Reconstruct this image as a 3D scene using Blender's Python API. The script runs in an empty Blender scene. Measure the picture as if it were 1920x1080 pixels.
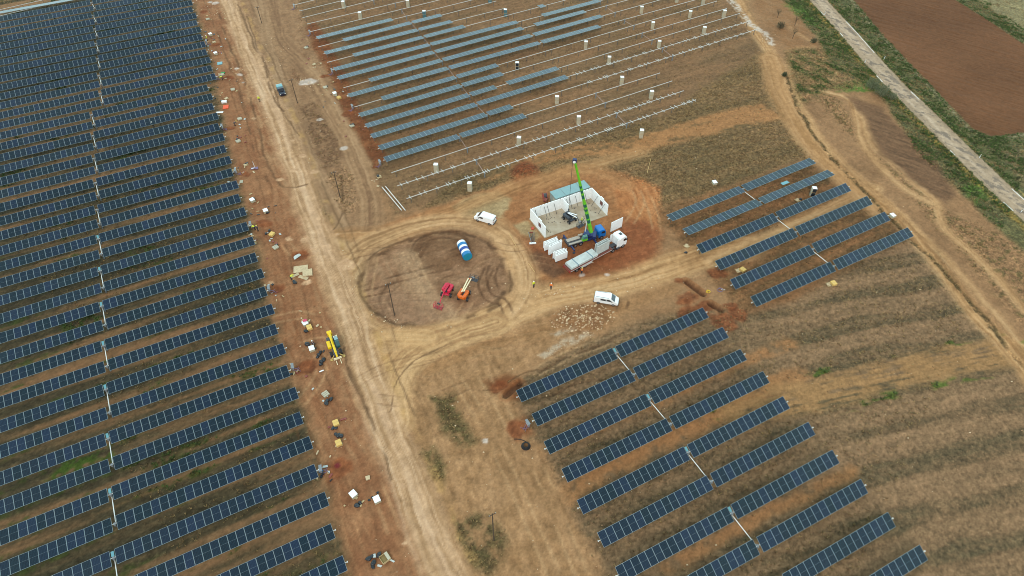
import bpy, bmesh, math, random, hashlib
import numpy as np
from mathutils import Vector, Matrix
R = math.radians
scn = bpy.context.scene
# ------------------------------------------------------------------ camera
CAM_F, CAM_P, CAM_H, CAM_ROLL = 1207.0, R(47.6), 100.0, 0.004
cd = bpy.data.cameras.new('camera'); cam = bpy.data.objects.new('camera', cd); scn.collection.objects.link(cam)
cd.sensor_width = 36; cd.lens = 36*CAM_F/1920; cd.clip_start = 1; cd.clip_end = 6000
_r = Vector((1,0,0)); _f = Vector((0, math.cos(CAM_P), -math.sin(CAM_P))); _u = Vector((0, math.sin(CAM_P), math.cos(CAM_P)))
_c, _s = math.cos(CAM_ROLL), math.sin(CAM_ROLL)
_x = _r*_c - _u*_s; _y = _r*_s + _u*_c; _z = -_f
cam.matrix_world = Matrix(((_x.x,_y.x,_z.x,0),(_x.y,_y.y,_z.y,0),(_x.z,_y.z,_z.z,CAM_H),(0,0,0,1)))
scn.camera = cam
# ------------------------------------------------------------------ sky, sun, exposure
SUN_EL, SUN_AZ = 44, 190          # degrees: height, and bearing from +Y towards +X
w = bpy.data.worlds.new('World'); scn.world = w; w.use_nodes = True
nt = w.node_tree; bg = nt.nodes['Background']
sky = nt.nodes.new('ShaderNodeTexSky'); sky.sky_type = 'NISHITA'; sky.sun_disc = False
sky.sun_elevation = R(SUN_EL); sky.sun_rotation = R(SUN_AZ); sky.dust_density = 6; sky.air_density = 1.2; sky.ozone_density = 1.0
hs = nt.nodes.new('ShaderNodeHueSaturation'); hs.inputs['Saturation'].default_value = 0.42
nt.links.new(sky.outputs[0], hs.inputs['Color'])
# overcast: grey cloud over the whole dome, a brighter gap low in the north
tcw = nt.nodes.new('ShaderNodeTexCoord'); sx = nt.nodes.new('ShaderNodeSeparateXYZ'); nt.links.new(tcw.outputs['Generated'], sx.inputs[0])
low = nt.nodes.new('ShaderNodeMapRange'); low.inputs['From Min'].default_value = .985; low.inputs['From Max'].default_value = .50; low.inputs['To Min'].default_value = 0; low.inputs['To Max'].default_value = 1; nt.links.new(sx.outputs['Z'], low.inputs['Value'])
nor = nt.nodes.new('ShaderNodeMapRange'); nor.inputs['From Min'].default_value = -.6; nor.inputs['From Max'].default_value = .45; nor.inputs['To Min'].default_value = .12; nor.inputs['To Max'].default_value = 1; nt.links.new(sx.outputs['Y'], nor.inputs['Value'])
ml = nt.nodes.new('ShaderNodeMath'); ml.operation = 'MULTIPLY'; nt.links.new(low.outputs[0], ml.inputs[0]); nt.links.new(nor.outputs[0], ml.inputs[1])
cn = nt.nodes.new('ShaderNodeTexNoise'); cn.inputs['Scale'].default_value = 3.0; cn.inputs['Detail'].default_value = 4; nt.links.new(tcw.outputs['Generated'], cn.inputs['Vector'])
cv = nt.nodes.new('ShaderNodeMapRange'); cv.inputs['From Min'].default_value = .3; cv.inputs['From Max'].default_value = .7; cv.inputs['To Min'].default_value = .75; cv.inputs['To Max'].default_value = 1.25; nt.links.new(cn.outputs['Fac'], cv.inputs['Value'])
cl = nt.nodes.new('ShaderNodeMix'); cl.data_type = 'RGBA'; cl.inputs['A'].default_value = (4.3,4.45,4.6,1); cl.inputs['B'].default_value = (16.5,23.5,24.5,1); nt.links.new(ml.outputs[0], cl.inputs['Factor'])
cm = nt.nodes.new('ShaderNodeVectorMath'); cm.operation = 'SCALE'; nt.links.new(cl.outputs['Result'], cm.inputs[0]); nt.links.new(cv.outputs[0], cm.inputs['Scale'])
sm_ = nt.nodes.new('ShaderNodeMix'); sm_.data_type = 'RGBA'; sm_.inputs['Factor'].default_value = .75; nt.links.new(hs.outputs[0], sm_.inputs['A']); nt.links.new(cm.outputs[0], sm_.inputs['B'])
nt.links.new(sm_.outputs['Result'], bg.inputs['Color'])
bg.inputs['Strength'].default_value = 0.12
sl = bpy.data.lights.new('sun', 'SUN'); sl.energy = 1.4; sl.angle = R(25); sl.color = (1, .97, .92)
so = bpy.data.objects.new('sun', sl); scn.collection.objects.link(so)
sd = Vector((math.sin(R(SUN_AZ))*math.cos(R(SUN_EL)), math.cos(R(SUN_AZ))*math.cos(R(SUN_EL)), math.sin(R(SUN_EL))))
so.rotation_euler = sd.to_track_quat('Z','Y').to_euler()
so.location = (0,0,200)
scn.view_settings.view_transform = 'Standard'; scn.view_settings.look = 'None'; scn.view_settings.gamma = 1
scn.view_settings.exposure = 0.02
scn.render.engine = 'CYCLES'; scn.cycles.max_bounces = 5; scn.cycles.diffuse_bounces = 2; scn.cycles.glossy_bounces = 2; scn.cycles.filter_width = 1.0
# ------------------------------------------------------------------ helpers
def G(x, y, z=0.0):
    "point of the place that the photo's pixel (x, y) shows at height z"
    dx, dy = x-960, y-540
    u = (_c*dx-_s*dy)/CAM_F; v = -(_s*dx+_c*dy)/CAM_F
    d = Vector((u, math.cos(CAM_P)+v*math.sin(CAM_P), -math.sin(CAM_P)+v*math.cos(CAM_P)))
    t = (CAM_H-z)/-d.z
    return Vector((d.x*t, d.y*t, z))
def lin(c):
    return tuple(((v/255+.055)/1.055)**2.4 if v > 10 else v/255/12.92 for v in c)
_mats = {}
def mat(name, rgb, rough=.6, metal=0, spec=.5, vary=.0, noise=.0, nscale=3.0, bump=0, ncol=None, objvar=0):
    if name in _mats: return _mats[name]
    m = bpy.data.materials.new(name); m.use_nodes = True; t = m.node_tree; b = t.nodes['Principled BSDF']
    b.inputs['Roughness'].default_value = rough; b.inputs['Metallic'].default_value = metal
    b.inputs['Specular IOR Level'].default_value = spec
    col = lin(rgb)+(1,)
    b.inputs['Base Color'].default_value = col
    out = None
    if noise:
        tc = t.nodes.new('ShaderNodeTexCoord'); n = t.nodes.new('ShaderNodeTexNoise'); n.inputs['Scale'].default_value = nscale; n.inputs['Detail'].default_value = 5
        t.links.new(tc.outputs['Object'], n.inputs['Vector'])
        mr = t.nodes.new('ShaderNodeMapRange'); mr.inputs['From Min'].default_value = .35; mr.inputs['From Max'].default_value = .68
        t.links.new(n.outputs['Fac'], mr.inputs['Value'])
        mx = t.nodes.new('ShaderNodeMix'); mx.data_type = 'RGBA'
        mx.inputs['A'].default_value = col
        mx.inputs['B'].default_value = (lin(ncol)+(1,)) if ncol else tuple(c*(1-noise) for c in col[:3])+(1,)
        ml = t.nodes.new('ShaderNodeMath'); ml.operation = 'MULTIPLY'; ml.inputs[1].default_value = noise if ncol else 1
        t.links.new(mr.outputs[0], ml.inputs[0]); t.links.new(ml.outputs[0], mx.inputs['Factor']); out = mx.outputs['Result']
        if bump:
            bp = t.nodes.new('ShaderNodeBump'); bp.inputs['Distance'].default_value = bump; t.links.new(n.outputs['Fac'], bp.inputs['Height']); t.links.new(bp.outputs[0], b.inputs['Normal'])
    if objvar:
        oi = t.nodes.new('ShaderNodeObjectInfo'); mr2 = t.nodes.new('ShaderNodeMapRange')
        mr2.inputs['To Min'].default_value = 1-objvar; mr2.inputs['To Max'].default_value = 1+objvar
        t.links.new(oi.outputs['Random'], mr2.inputs['Value'])
        h2 = t.nodes.new('ShaderNodeHueSaturation')
        if out: t.links.new(out, h2.inputs['Color'])
        else: h2.inputs['Color'].default_value = col
        t.links.new(mr2.outputs[0], h2.inputs['Value']); out = h2.outputs[0]
    if out: t.links.new(out, b.inputs['Base Color'])
    _mats[name] = m; return m
COL = scn.collection.objects
def tag(o, label=None, cat=None, group=None, kind=None):
    if label: o['label'] = label
    if cat: o['category'] = cat
    if group: o['group'] = group
    if kind: o['kind'] = kind
    return o
def empty(name, loc, rz=0, label=None, cat=None, group=None):
    o = bpy.data.objects.new(name, None); COL.link(o); o.location = loc; o.rotation_euler = (0,0,rz); o.empty_display_size = .5
    return tag(o, label, cat, group)
def shapes(items, bevel=0):
    """one mesh from a list of: ('b',x,y,z,sx,sy,sz[,rz,rx,ry]) box by centre and size; ('c',p0,p1,r[,r2,seg]) cylinder;
    ('p',[(x,z)..],y0,y1) side outline in xz run along y; ('s',x,y,z,rx,ry,rz) ellipsoid; ('q',[8 corners]) hexahedron; ('t',[pts],r) tube"""
    bm = bmesh.new()
    for it in items:
        k = it[0]
        if k == 'b':
            x,y,z,sx,sy,sz = it[1:7]; rz,rx,ry = (list(it[7:])+[0,0,0])[:3]
            M = Matrix.Translation((x,y,z)) @ Matrix.Rotation(rz,4,'Z') @ Matrix.Rotation(ry,4,'Y') @ Matrix.Rotation(rx,4,'X') @ Matrix.Diagonal((sx,sy,sz,1))
            r = bmesh.ops.create_cube(bm, size=1, matrix=M)
            if bevel:
                es = {e for v in r['verts'] for e in v.link_edges}
                bmesh.ops.bevel(bm, geom=list(es), offset=min(bevel, min(sx,sy,sz)*.3), segments=1, affect='EDGES')
        elif k == 'c':
            p0,p1,rad = Vector(it[1]),Vector(it[2]),it[3]; r2 = it[4] if len(it)>4 and it[4] is not None else rad; seg = it[5] if len(it)>5 else 12
            d = p1-p0; M = Matrix.Translation((p0+p1)/2) @ d.to_track_quat('Z','Y').to_matrix().to_4x4()
            bmesh.ops.create_cone(bm, cap_ends=True, segments=seg, radius1=rad, radius2=r2, depth=d.length, matrix=M)
        elif k == 's':
            x,y,z,rx,ry,rz = it[1:7]
            bmesh.ops.create_icosphere(bm, subdivisions=2, radius=1, matrix=Matrix.Translation((x,y,z)) @ Matrix.Diagonal((rx,ry,rz,1)))
        elif k == 'p':
            pts,y0,y1 = it[1:4]
            a = [bm.verts.new((x,y0,z)) for x,z in pts]; b = [bm.verts.new((x,y1,z)) for x,z in pts]; n = len(pts)
            fs = [bm.faces.new(a), bm.faces.new(b[::-1])]
            for i in range(n): fs.append(bm.faces.new((a[i],b[i],b[(i+1)%n],a[(i+1)%n])))
            if bevel:
                es = {e for f in fs for e in f.edges}
                bmesh.ops.bevel(bm, geom=list(es), offset=bevel, segments=2, affect='EDGES')
        elif k == 'q':
            v = [bm.verts.new(p) for p in it[1]]
            for f in ((0,3,2,1),(4,5,6,7),(0,1,5,4),(1,2,6,5),(2,3,7,6),(3,0,4,7)): bm.faces.new([v[i] for i in f])
        elif k == 't':
            pts,rad = [Vector(p) for p in it[1]], it[2]; seg = 6
            rings = []
            for i,p in enumerate(pts):
                d = (pts[min(i+1,len(pts)-1)]-pts[max(i-1,0)]).normalized()
                q = d.to_track_quat('Z','Y')
                rings.append([bm.verts.new(p + q @ Vector((rad*math.cos(a*math.tau/seg), rad*math.sin(a*math.tau/seg),0))) for a in range(seg)])
            for i in range(len(rings)-1):
                for a in range(seg): bm.faces.new((rings[i][a],rings[i][(a+1)%seg],rings[i+1][(a+1)%seg],rings[i+1][a]))
            bm.faces.new(rings[0][::-1]); bm.faces.new(rings[-1])
    bmesh.ops.recalc_face_normals(bm, faces=bm.faces[:])
    return bm
def part(name, m, items, parent=None, label=None, bevel=0, smooth=False, loc=None):
    bm = items if isinstance(items, bmesh.types.BMesh) else shapes(items, bevel)
    me = bpy.data.meshes.new(name); bm.to_mesh(me); bm.free()
    for q in (m if isinstance(m, (list,tuple)) else [m]): me.materials.append(q)
    if smooth: me.polygons.foreach_set('use_smooth', [True]*len(me.polygons))
    o = bpy.data.objects.new(name, me); COL.link(o)
    if parent: o.parent = parent
    if loc: o.location = loc
    if label: o['label'] = label
    return o
_kids = {}
def inst(src, parent, loc=(0,0,0), rz=0, scale=None):
    o = src.copy(); COL.link(o); o.parent = parent; o.location = loc; o.rotation_euler = (0,0,rz)
    if scale: o.scale = scale
    return o
def clone(root, kids, loc, rz=0, label=None, group=None, scale=None):
    r = root.copy(); COL.link(r); r.location = loc; r.rotation_euler = (0,0,rz)
    if scale: r.scale = scale
    if label: r['label'] = label
    if group: r['group'] = group
    def rec(o, p):
        c = o.copy(); COL.link(c); c.parent = p
        for g in tree.get(o.name, []): rec(g, c)
    tree = {}
    for o in kids: tree.setdefault(o.parent.name, []).append(o)
    for o in tree.get(root.name, []): rec(o, r)
    return r
def descend(root):
    out = []; st = [root]
    allo = list(COL)
    while st:
        p = st.pop()
        for o in allo:
            if o.parent == p: out.append(o); st.append(o)
    return out
def face_to(a, b): return math.atan2(b[1]-a[1], b[0]-a[0])
# ------------------------------------------------------------------ ground: one terrain sheet, split by use (soil, dirt tracks, paved road, ploughed field)
def hashn(ix, iy, seed):
    h = (ix.astype(np.int64)*374761393 + iy.astype(np.int64)*668265263 + seed*974711) & 0xffffffff
    h = ((h ^ (h >> 13)) * 1274126177) & 0xffffffff
    return ((h ^ (h >> 16)) & 0xffff).astype(np.float32)/65535.0
def vn(x, y, seed):
    ix = np.floor(x); iy = np.floor(y); fx = (x-ix).astype(np.float32); fy = (y-iy).astype(np.float32)
    ix = ix.astype(np.int32); iy = iy.astype(np.int32)
    fx = fx*fx*(3-2*fx); fy = fy*fy*(3-2*fy)
    a = hashn(ix,iy,seed); b = hashn(ix+1,iy,seed); c = hashn(ix,iy+1,seed); d = hashn(ix+1,iy+1,seed)
    return (a*(1-fx)+b*fx)*(1-fy)+(c*(1-fx)+d*fx)*fy
def fbm(x, y, s, seed, oc=3, ang=0, asp=1):
    "value noise of feature size s metres, stretched by asp along the direction ang (degrees)"
    ca, sa = math.cos(R(ang)), math.sin(R(ang))
    u = (x*ca+y*sa)/(s*asp); v = (-x*sa+y*ca)/s
    t = 0; w = 0; am = 1
    for o in range(oc):
        t = t + am*vn(u*2**o+17.3*o, v*2**o+9.1*o, seed+o*7); w += am; am *= .55
    return t/w
def sm(v, a, b):
    t = np.clip((v-a)/(b-a), 0, 1); return t*t*(3-2*t)
def curve(pts, n=8):
    P = [Vector(p) for p in pts]; P = [P[0]*2-P[1]]+P+[P[-1]*2-P[-2]]; out = []
    for i in range(1, len(P)-2):
        for k in range(n):
            t = k/n; a,b,c,d = P[i-1:i+3]
            out.append(.5*((2*b)+(c-a)*t+(2*a-5*b+4*c-d)*t*t+(3*b-a-3*c+d)*t**3))
    out.append(P[-2]); return out
def W(pts, close=False):
    return [G(*p).xy for p in pts]
def pdist(X, Y, pts, maxd=30):
    "unsigned distance, signed side and run length to a polyline (world xy)"
    D = np.full(X.shape, 1e6, np.float32); S = np.full(X.shape, 1e4, np.float32); L = np.zeros(X.shape, np.float32)
    acc = 0.
    for a, b in zip(pts, pts[1:]):
        dx, dy = b[0]-a[0], b[1]-a[1]; l = math.hypot(dx,dy)+1e-6
        sel = np.nonzero((X > min(a[0],b[0])-maxd) & (X < max(a[0],b[0])+maxd) & (Y > min(a[1],b[1])-maxd) & (Y < max(a[1],b[1])+maxd))[0]
        px = X[sel]-a[0]; py = Y[sel]-a[1]; t = np.clip((px*dx+py*dy)/(l*l), 0, 1)
        d = np.hypot(px-t*dx, py-t*dy); s = (px*dy-py*dx)/l
        m = d < D[sel]; ss = sel[m]
        D[ss] = d[m]; S[ss] = np.sign(s[m])*d[m]; L[ss] = acc+t[m]*l
        acc += l
    return D, -S, L
def poly(X, Y, pts):
    "signed distance to a polygon, positive inside"
    n = len(pts); ins = np.zeros(X.shape, bool); D = np.full(X.shape, 1e6, np.float32)
    for i in range(n):
        a, b = pts[i], pts[(i+1)%n]; dx, dy = b[0]-a[0], b[1]-a[1]; l2 = dx*dx+dy*dy+1e-9
        px = X-a[0]; py = Y-a[1]; t = np.clip((px*dx+py*dy)/l2, 0, 1)
        D = np.minimum(D, np.hypot(px-t*dx, py-t*dy))
        if abs(dy) > 1e-9:
            c = ((a[1] > Y) != (b[1] > Y)); ins ^= c & (X < dx*(Y-a[1])/dy + a[0])
    return np.where(ins, D, -D)
STEP = 0.28
gx = np.arange(-215, 215+.01, STEP, dtype=np.float32); gy = np.arange(20, 262+.01, STEP, dtype=np.float32)
NX, NY = len(gx), len(gy)
XX, YY = np.meshgrid(gx, gy)
keep = (np.abs(XX) < 62+YY*.78) & (YY > 22)
vid = np.full(XX.shape, -1, np.int64); vid[keep] = np.arange(keep.sum())
X = XX[keep].astype(np.float32); Y = YY[keep].astype(np.float32)
# domain warp so that no boundary is ruler straight
wx = (fbm(X,Y,7,1)-.5)*3.2 + (fbm(X,Y,1.6,2)-.5)*1.5; wy = (fbm(X,Y,7,3)-.5)*3.2 + (fbm(X,Y,1.6,4)-.5)*1.5
Xw, Yw = X+wx*.6, Y+wy*.6
N0 = fbm(X,Y,12,11,3); N1 = fbm(X,Y,3.0,12,3); N2 = fbm(X,Y,.9,13,3); N3 = fbm(X,Y,.45,14,2)
C = np.empty((len(X),3), np.float32); Hh = np.zeros(len(X), np.float32)
C[:] = (150,120,84)
veg = np.zeros(len(X), np.float32); vgreen = np.zeros(len(X), np.float32)
def blend(m, col, amt=1.0):
    m = (np.clip(m,0,1)*amt)[:,None]; col = np.asarray(col, np.float32)
    C[:] = C*(1-m)+col*m
def ramp(t, cols):
    "colours along t in 0..1"
    t = np.clip(t,0,1)*(len(cols)-1); i = np.minimum(t.astype(int), len(cols)-2); f = (t-i)[:,None]
    cols = np.array(cols, np.float32); return cols[i]*(1-f)+cols[i+1]*f
def region(pts, soft=1.0):
    return sm(poly(Xw, Yw, W(pts)), -soft, soft)
# whole place: mixed earth
blend(np.ones(len(X)), ramp(N0*.5+N1*.5, [(118,92,64),(150,118,84),(168,136,98)]))
# ---- ground under the big left array: bands along the rows
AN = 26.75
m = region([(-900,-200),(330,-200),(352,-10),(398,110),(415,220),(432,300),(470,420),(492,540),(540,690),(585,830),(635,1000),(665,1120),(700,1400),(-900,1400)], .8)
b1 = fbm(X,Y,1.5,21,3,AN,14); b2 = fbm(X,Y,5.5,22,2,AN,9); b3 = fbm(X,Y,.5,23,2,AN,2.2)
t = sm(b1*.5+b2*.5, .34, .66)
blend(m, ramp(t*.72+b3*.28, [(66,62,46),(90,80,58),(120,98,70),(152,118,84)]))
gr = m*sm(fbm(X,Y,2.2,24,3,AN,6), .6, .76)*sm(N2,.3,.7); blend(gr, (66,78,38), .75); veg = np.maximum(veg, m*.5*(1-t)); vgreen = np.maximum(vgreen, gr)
gp = region([(80,905),(120,868),(205,845),(240,858),(150,890)],.8); blend(gp*sm(N2,.3,.6), (66,92,34), .8)
# ---- red brown strip between the left array and the main road
m = region([(345,-60),(440,-60),(470,90),(520,230),(570,340),(600,430),(640,560),(680,660),(715,760),(760,880),(800,1000),(840,1150),(670,1150),(640,1000),(600,860),(560,730),(510,560),(480,430),(435,300),(415,200),(395,90)], 1.3)
s1 = fbm(X,Y,.55,31,3,116,7); s2 = fbm(X,Y,3.5,32,3,30,2)
blend(m, ramp(s1*.45+s2*.55, [(110,78,54),(138,98,68),(156,118,84),(176,142,104)]))
# ---- earth round the middle array
m = region([(545,-60),(560,50),(600,130),(640,210),(690,300),(740,400),(790,385),(1000,300),(1260,215),(1310,180),(1440,85),(1365,-60)], 1.2)
AM = 28.7
b1 = fbm(X,Y,1.0,41,3,AM,10); b2 = fbm(X,Y,4.5,42,3,AM,5); b3 = fbm(X,Y,.5,43,2,AM,3)
red = sm(fbm(X,Y,16,44,2)*.5 + b2*.5, .4, .62)
blend(m, ramp(b1*.4+b2*.35+b3*.25, [(84,74,54),(112,92,66),(140,112,80),(160,132,96)]))
blend(m*red, (140,104,74), .25); veg = np.maximum(veg, m*.4*(1-b1))
mm = region([(560,130),(600,130),(640,210),(700,310),(730,300),(690,230),(650,150),(620,80),(590,40),(560,60)], 1.0)
blend(mm, ramp(fbm(X,Y,1.5,45,3,20,4), [(96,58,36),(122,76,48),(152,104,68)]), .85)
# ---- olive stubble field right of the middle array
AF = 21
m = region([(790,392),(860,330),(1010,285),(1260,210),(1300,175),(1440,90),(1475,210),(1550,330),(1500,300),(1250,400),(1240,420),(1225,350),(1130,320),(1000,330),(930,350)], 1.4)
f1 = fbm(X,Y,.6,51,3,AF,12); f2 = fbm(X,Y,3.2,52,3,AF,6); f3 = fbm(X,Y,11,53,2)
blend(m, ramp(f1*.42+f2*.38+f3*.2, [(82,72,50),(106,90,62),(130,106,74),(154,124,86)])); veg = np.maximum(veg, m*.75)
mm = region([(1170,262),(1250,235),(1340,212),(1430,195),(1470,222),(1390,240),(1300,262),(1210,285),(1040,300),(900,340),(880,325),(1010,285)], 1.2); blend(mm*sm(f2+N2*.4,.35,.75), (166,124,82), .9); veg *= 1-mm*.8
# ---- stubble in the lower right, broad bands
AR = 13.5
m = region([(1230,590),(1420,575),(1700,440),(1760,470),(1830,600),(1960,760),(2400,1300),(1160,1300),(1120,1060),(1060,930),(985,790),(960,720),(1100,640)], 1.2)
ux = -X*math.sin(R(AR))+Y*math.cos(R(AR)) + (fbm(X,Y,24,60,2)-.5)*3
bands = sm(.5+.5*np.sin(ux/7.2*math.tau+1.0)+(fbm(X,Y,4,65,3,AR,5)-.5)*1.3,.15,.6)
f1 = fbm(X,Y,.42,61,3,AR,9); f2 = fbm(X,Y,1.7,62,3,AR,9)
farr = sm(X+Y*.15, 52, 66)
tt = (f1*.30+f2*.34+N3*.22+.12)*(1-.28*farr)+ (.25*bands+.02)*farr
blend(m, ramp(tt, [(60,62,46),(90,82,60),(118,98,72),(142,116,86),(166,136,102)])); veg = np.maximum(veg, m*.8*(1-tt))
# bare lanes between some of the lower right rows
for k, (pp, wd) in enumerate([([(1000,850),(1250,740),(1480,640)],1.2),([(1060,930),(1300,805),(1500,700)],1.6),([(1085,900),(1270,812),(1450,720)],1.2),([(1250,1060),(1420,975),(1600,880)],.9)]):
    d,_,_ = pdist(Xw,Yw,W(pp)); blend(sm(-d,-wd-1,-wd+.6)*sm(N1+N2*.5,.35,.8), (160,118,78), .8); veg *= 1-sm(-d,-wd-1,-wd)*.7
for pts in ([(1390,455),(1600,350),(1640,372),(1420,482)],):
    mm = region(pts,1.2); blend(mm, ramp(f1,[(132,104,70),(160,126,86)]), .9)
mm = region([(1215,395),(1550,290),(1600,350),(1710,430),(1500,560),(1400,590),(1330,520),(1300,470)],1.5)
q = fbm(X,Y,1.2,63,3,28,7); blend(mm, ramp(q*.6+N2*.4, [(84,74,50),(112,88,60),(142,106,72),(160,120,82)]), .95); veg = np.maximum(veg*(1-mm), mm*.6*(1-q))
# tan lane across the lower right stubble
d,s,_ = pdist(Xw,Yw,W([(1380,770),(1500,742),(1600,722),(1720,695),(1800,672),(1900,655)]))
wd = 3.4; blend(sm(-d,-wd-1.2,-wd+1.6)*sm(f1+N1*.6,.45,.8), ramp(f1,[(140,110,72),(174,138,94)]), .9); veg *= 1-sm(-d,-wd-1,-wd+1)*.8
gr = sm(-np.abs(d-wd-.6),-1.2,-.2)*sm(fbm(X,Y,1.6,64,3,AR,3),.6,.72); blend(gr,(84,104,44),.8); vgreen = np.maximum(vgreen, gr)
# ---- broad bare apron in the lower middle
m = region([(735,650),(800,630),(960,600),(1060,585),(1170,600),(1090,640),(960,705),(965,760),(1010,830),(1060,930),(1110,1040),(1150,1200),(870,1200),(830,1000),(790,860),(750,740)], 1.3)
a1 = fbm(X,Y,.5,71,3,110,6); a2 = fbm(X,Y,4,72,3); 
blend(m, ramp((a1*.45+a2*.35+N2*.2-.5)*1.5+.5, [(124,96,66),(150,118,82),(168,134,96),(184,150,110)]))
for pts, c in (([(800,745),(850,740),(868,790),(900,830),(870,840),(835,815)],(88,80,52)), ([(790,850),(815,840),(832,880),(830,905),(812,900)],(92,84,54)),
               ([(850,985),(905,965),(945,1000),(945,1045),(915,1080),(880,1070)],(84,76,50)), ([(585,345),(640,310),(668,330),(668,390),(640,415),(600,405)],(84,76,50)), ([(488,40),(505,45),(502,62),(486,58)],(92,82,54))):
    mm = region(pts, 1.0)*sm(N1*.5+N2*.6,.3,.62); blend(mm, c, .85); veg = np.maximum(veg, mm*.9); blend(mm*sm(N3,.55,.8), (60,58,34), .6)
mm = region([(910,715),(945,700),(972,708),(975,750),(945,745),(925,735)],1); blend(mm, ramp(N1,[(92,56,34),(136,88,54)]), .8)
for pts in ([(955,795),(985,782),(1000,812),(970,828)],): blend(region(pts,.8), (132,84,54), .6)
# ---- between main road and middle array
m = region([(425,-50),(545,-50),(575,60),(620,150),(665,250),(700,330),(715,400),(690,430),(640,440),(600,380),(560,290),(510,180),(465,60)], 1.2)
blend(m, ramp(N1*.5+fbm(X,Y,.7,81,3,113,6)*.5, [(120,92,66),(150,120,88),(172,142,106)]))
for pts,c in (([(560,200),(600,190),(640,260),(640,310),(600,320),(575,270)],(104,80,58)),([(540,110),(575,100),(580,150),(550,150)],(112,82,58)),([(500,90),(530,110),(530,190),(505,170)],(146,118,88))):
    mm = region(pts,1.5)*sm(N2,.3,.6); blend(mm, c, .75); veg = np.maximum(veg, mm*.4)
# ---- north of the loop, building site, red earth
m = region([(700,430),(780,400),(860,375),(950,345),(1040,320),(1110,312),(1190,330),(1230,350),(1240,430),(1235,470),(1200,520),(1100,540),(1010,530),(960,470),(930,420),(830,425),(740,450)], 1.4)
blend(m, ramp(fbm(X,Y,.8,91,3,24,6)*.5+N1*.5, [(122,84,54),(156,112,74),(184,142,98)]))
m = region([(960,445),(1000,455),(1070,470),(1140,440),(1175,405),(1215,410),(1238,440),(1232,478),(1195,520),(1120,528),(1060,520),(1000,500)], 2.2)
blend(m*(.55+.45*sm(N1+N2*.4,.4,.8)), ramp(fbm(X,Y,.7,92,3,18,7)*.6+N2*.4, [(108,68,44),(136,86,56),(164,110,74)]), .95)
m = region([(1150,345),(1200,335),(1235,350),(1228,420),(1190,410),(1160,395)], 1.2)
blend(m, ramp(fbm(X,Y,.6,93,3,100,6), [(132,84,52),(176,124,80),(196,146,100)]), .9)
m = region([(985,478),(1010,470),(1040,490),(1062,510),(1040,522),(1010,510)],.8); blend(m, ramp(N2,[(84,64,48),(120,90,66)]), .8)
for pts in ([(850,385),(890,365),(935,358),(958,370),(950,392),(930,420),(900,430),(870,415)],[(960,420),(990,415),(1018,440),(1010,452),(975,440)]):
    mm = region(pts,.8); blend(mm, ramp(N2,[(158,142,104),(186,168,126)]), .85)
for (x,y,r) in ((985,325,5.0),):
    c = G(x,y); dd = np.hypot(Xw-c.x,(Yw-c.y)*.8); blend(sm(-dd,-r,-r+2.5), ramp(N2,[(104,60,38),(136,84,54)]), .95); Hh += .9*sm(-dd,-r,-.5)*(.7+.5*N2)
# ---- dirt loop island
ISL = [(668,520),(690,485),(735,458),(800,438),(862,432),(915,448),(945,480),(957,520),(945,558),(915,582),(868,602),(800,613),(745,612),(700,592),(675,558)]
isl = poly(Xw,Yw,W(ISL)); m = sm(isl,-1.0,1.6); m_isl = m.copy()
blend(m, ramp(fbm(X,Y,1.1,101,3,60,3)*.45+N1*.3+N2*.25, [(104,78,56),(134,104,76),(156,124,94),(174,144,112)]))
mm = region([(750,465),(810,440),(870,440),(900,455),(880,500),(800,510),(760,495)],1.5); blend(mm*sm(N1+N2*.4,.5,.8), (104,78,54), .6)
mm = region([(760,600),(790,580),(700,500),(745,468),(790,480),(830,560),(900,590),(860,600)],2); blend(mm*sm(s1,.3,.7), (160,134,102), .55)
rim = sm(-np.abs(isl-.6),-.8,-.1)*sm(fbm(X,Y,3,102,2),.42,.66); blend(rim, (84,64,46), .6); Hh -= .12*m; Hh += .12*sm(-np.abs(isl+.5),-.8,0)
# ---- dirt tracks and haul roads
ringv = []
ROADM = np.zeros(len(X), np.float32)
def road(pts, w, cols, seed, soft=.9, amt=1.0, flat=.0, px=True):
    P = curve(W(pts) if px else pts); d,s,l = pdist(Xw*.5+X*.5,Yw*.5+Y*.5,P)
    m = sm(-d,-w/2-soft,-w/2+soft)
    st = vn(l/14+seed, s/.42, seed)*.5+vn(l/5, s/.2, seed+1)*.3+vn(l/25, s/1.1, seed+2)*.4
    blend(m, ramp((st/1.2-.5)*1.9+.5+(N2-.5)*.35, cols), amt)
    ROADM[:] = np.maximum(ROADM, m*(amt > .6))
    global veg, Hh
    veg = veg*(1-m); Hh = Hh*(1-m*.9) + m*(st-.6)*.05
    e = sm(-np.abs(d-w/2-soft*.6),-.5,0); Hh = Hh + e*.07*(.4+N1)
    return d, s, l, m
SAND = [(156,126,92),(182,150,112),(200,168,130),(212,184,148)]
TAN = [(150,116,78),(178,142,98),(194,158,112),(204,170,124)]
road([(500,-30),(520,70),(572,130),(610,190),(655,270),(685,340),(695,400),(690,460),(672,500)], 5.5, [(124,96,70),(156,126,92),(176,146,110)], 110, 1.3, .85)
road([(478,-30),(500,70),(528,160),(560,240),(590,320),(640,420)], 3.6, [(140,112,82),(164,136,102),(178,150,116)], 111, 1.2, .7)
road([(640,445),(720,440),(800,415),(880,385),(960,352),(1040,325),(1110,310),(1200,285)], 4.5, [(136,102,66),(174,134,90),(196,158,112)], 112, 1.8, .75)
road([(1010,350),(1080,322),(1130,325),(1170,345)], 4, [(146,108,70),(190,148,102)], 113, 1.6, .6)
road([(935,420),(948,455),(965,490),(985,520),(990,548)], 4.6, [(164,124,84),(196,158,112),(210,174,128)], 114, 1.0, .95)
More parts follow.
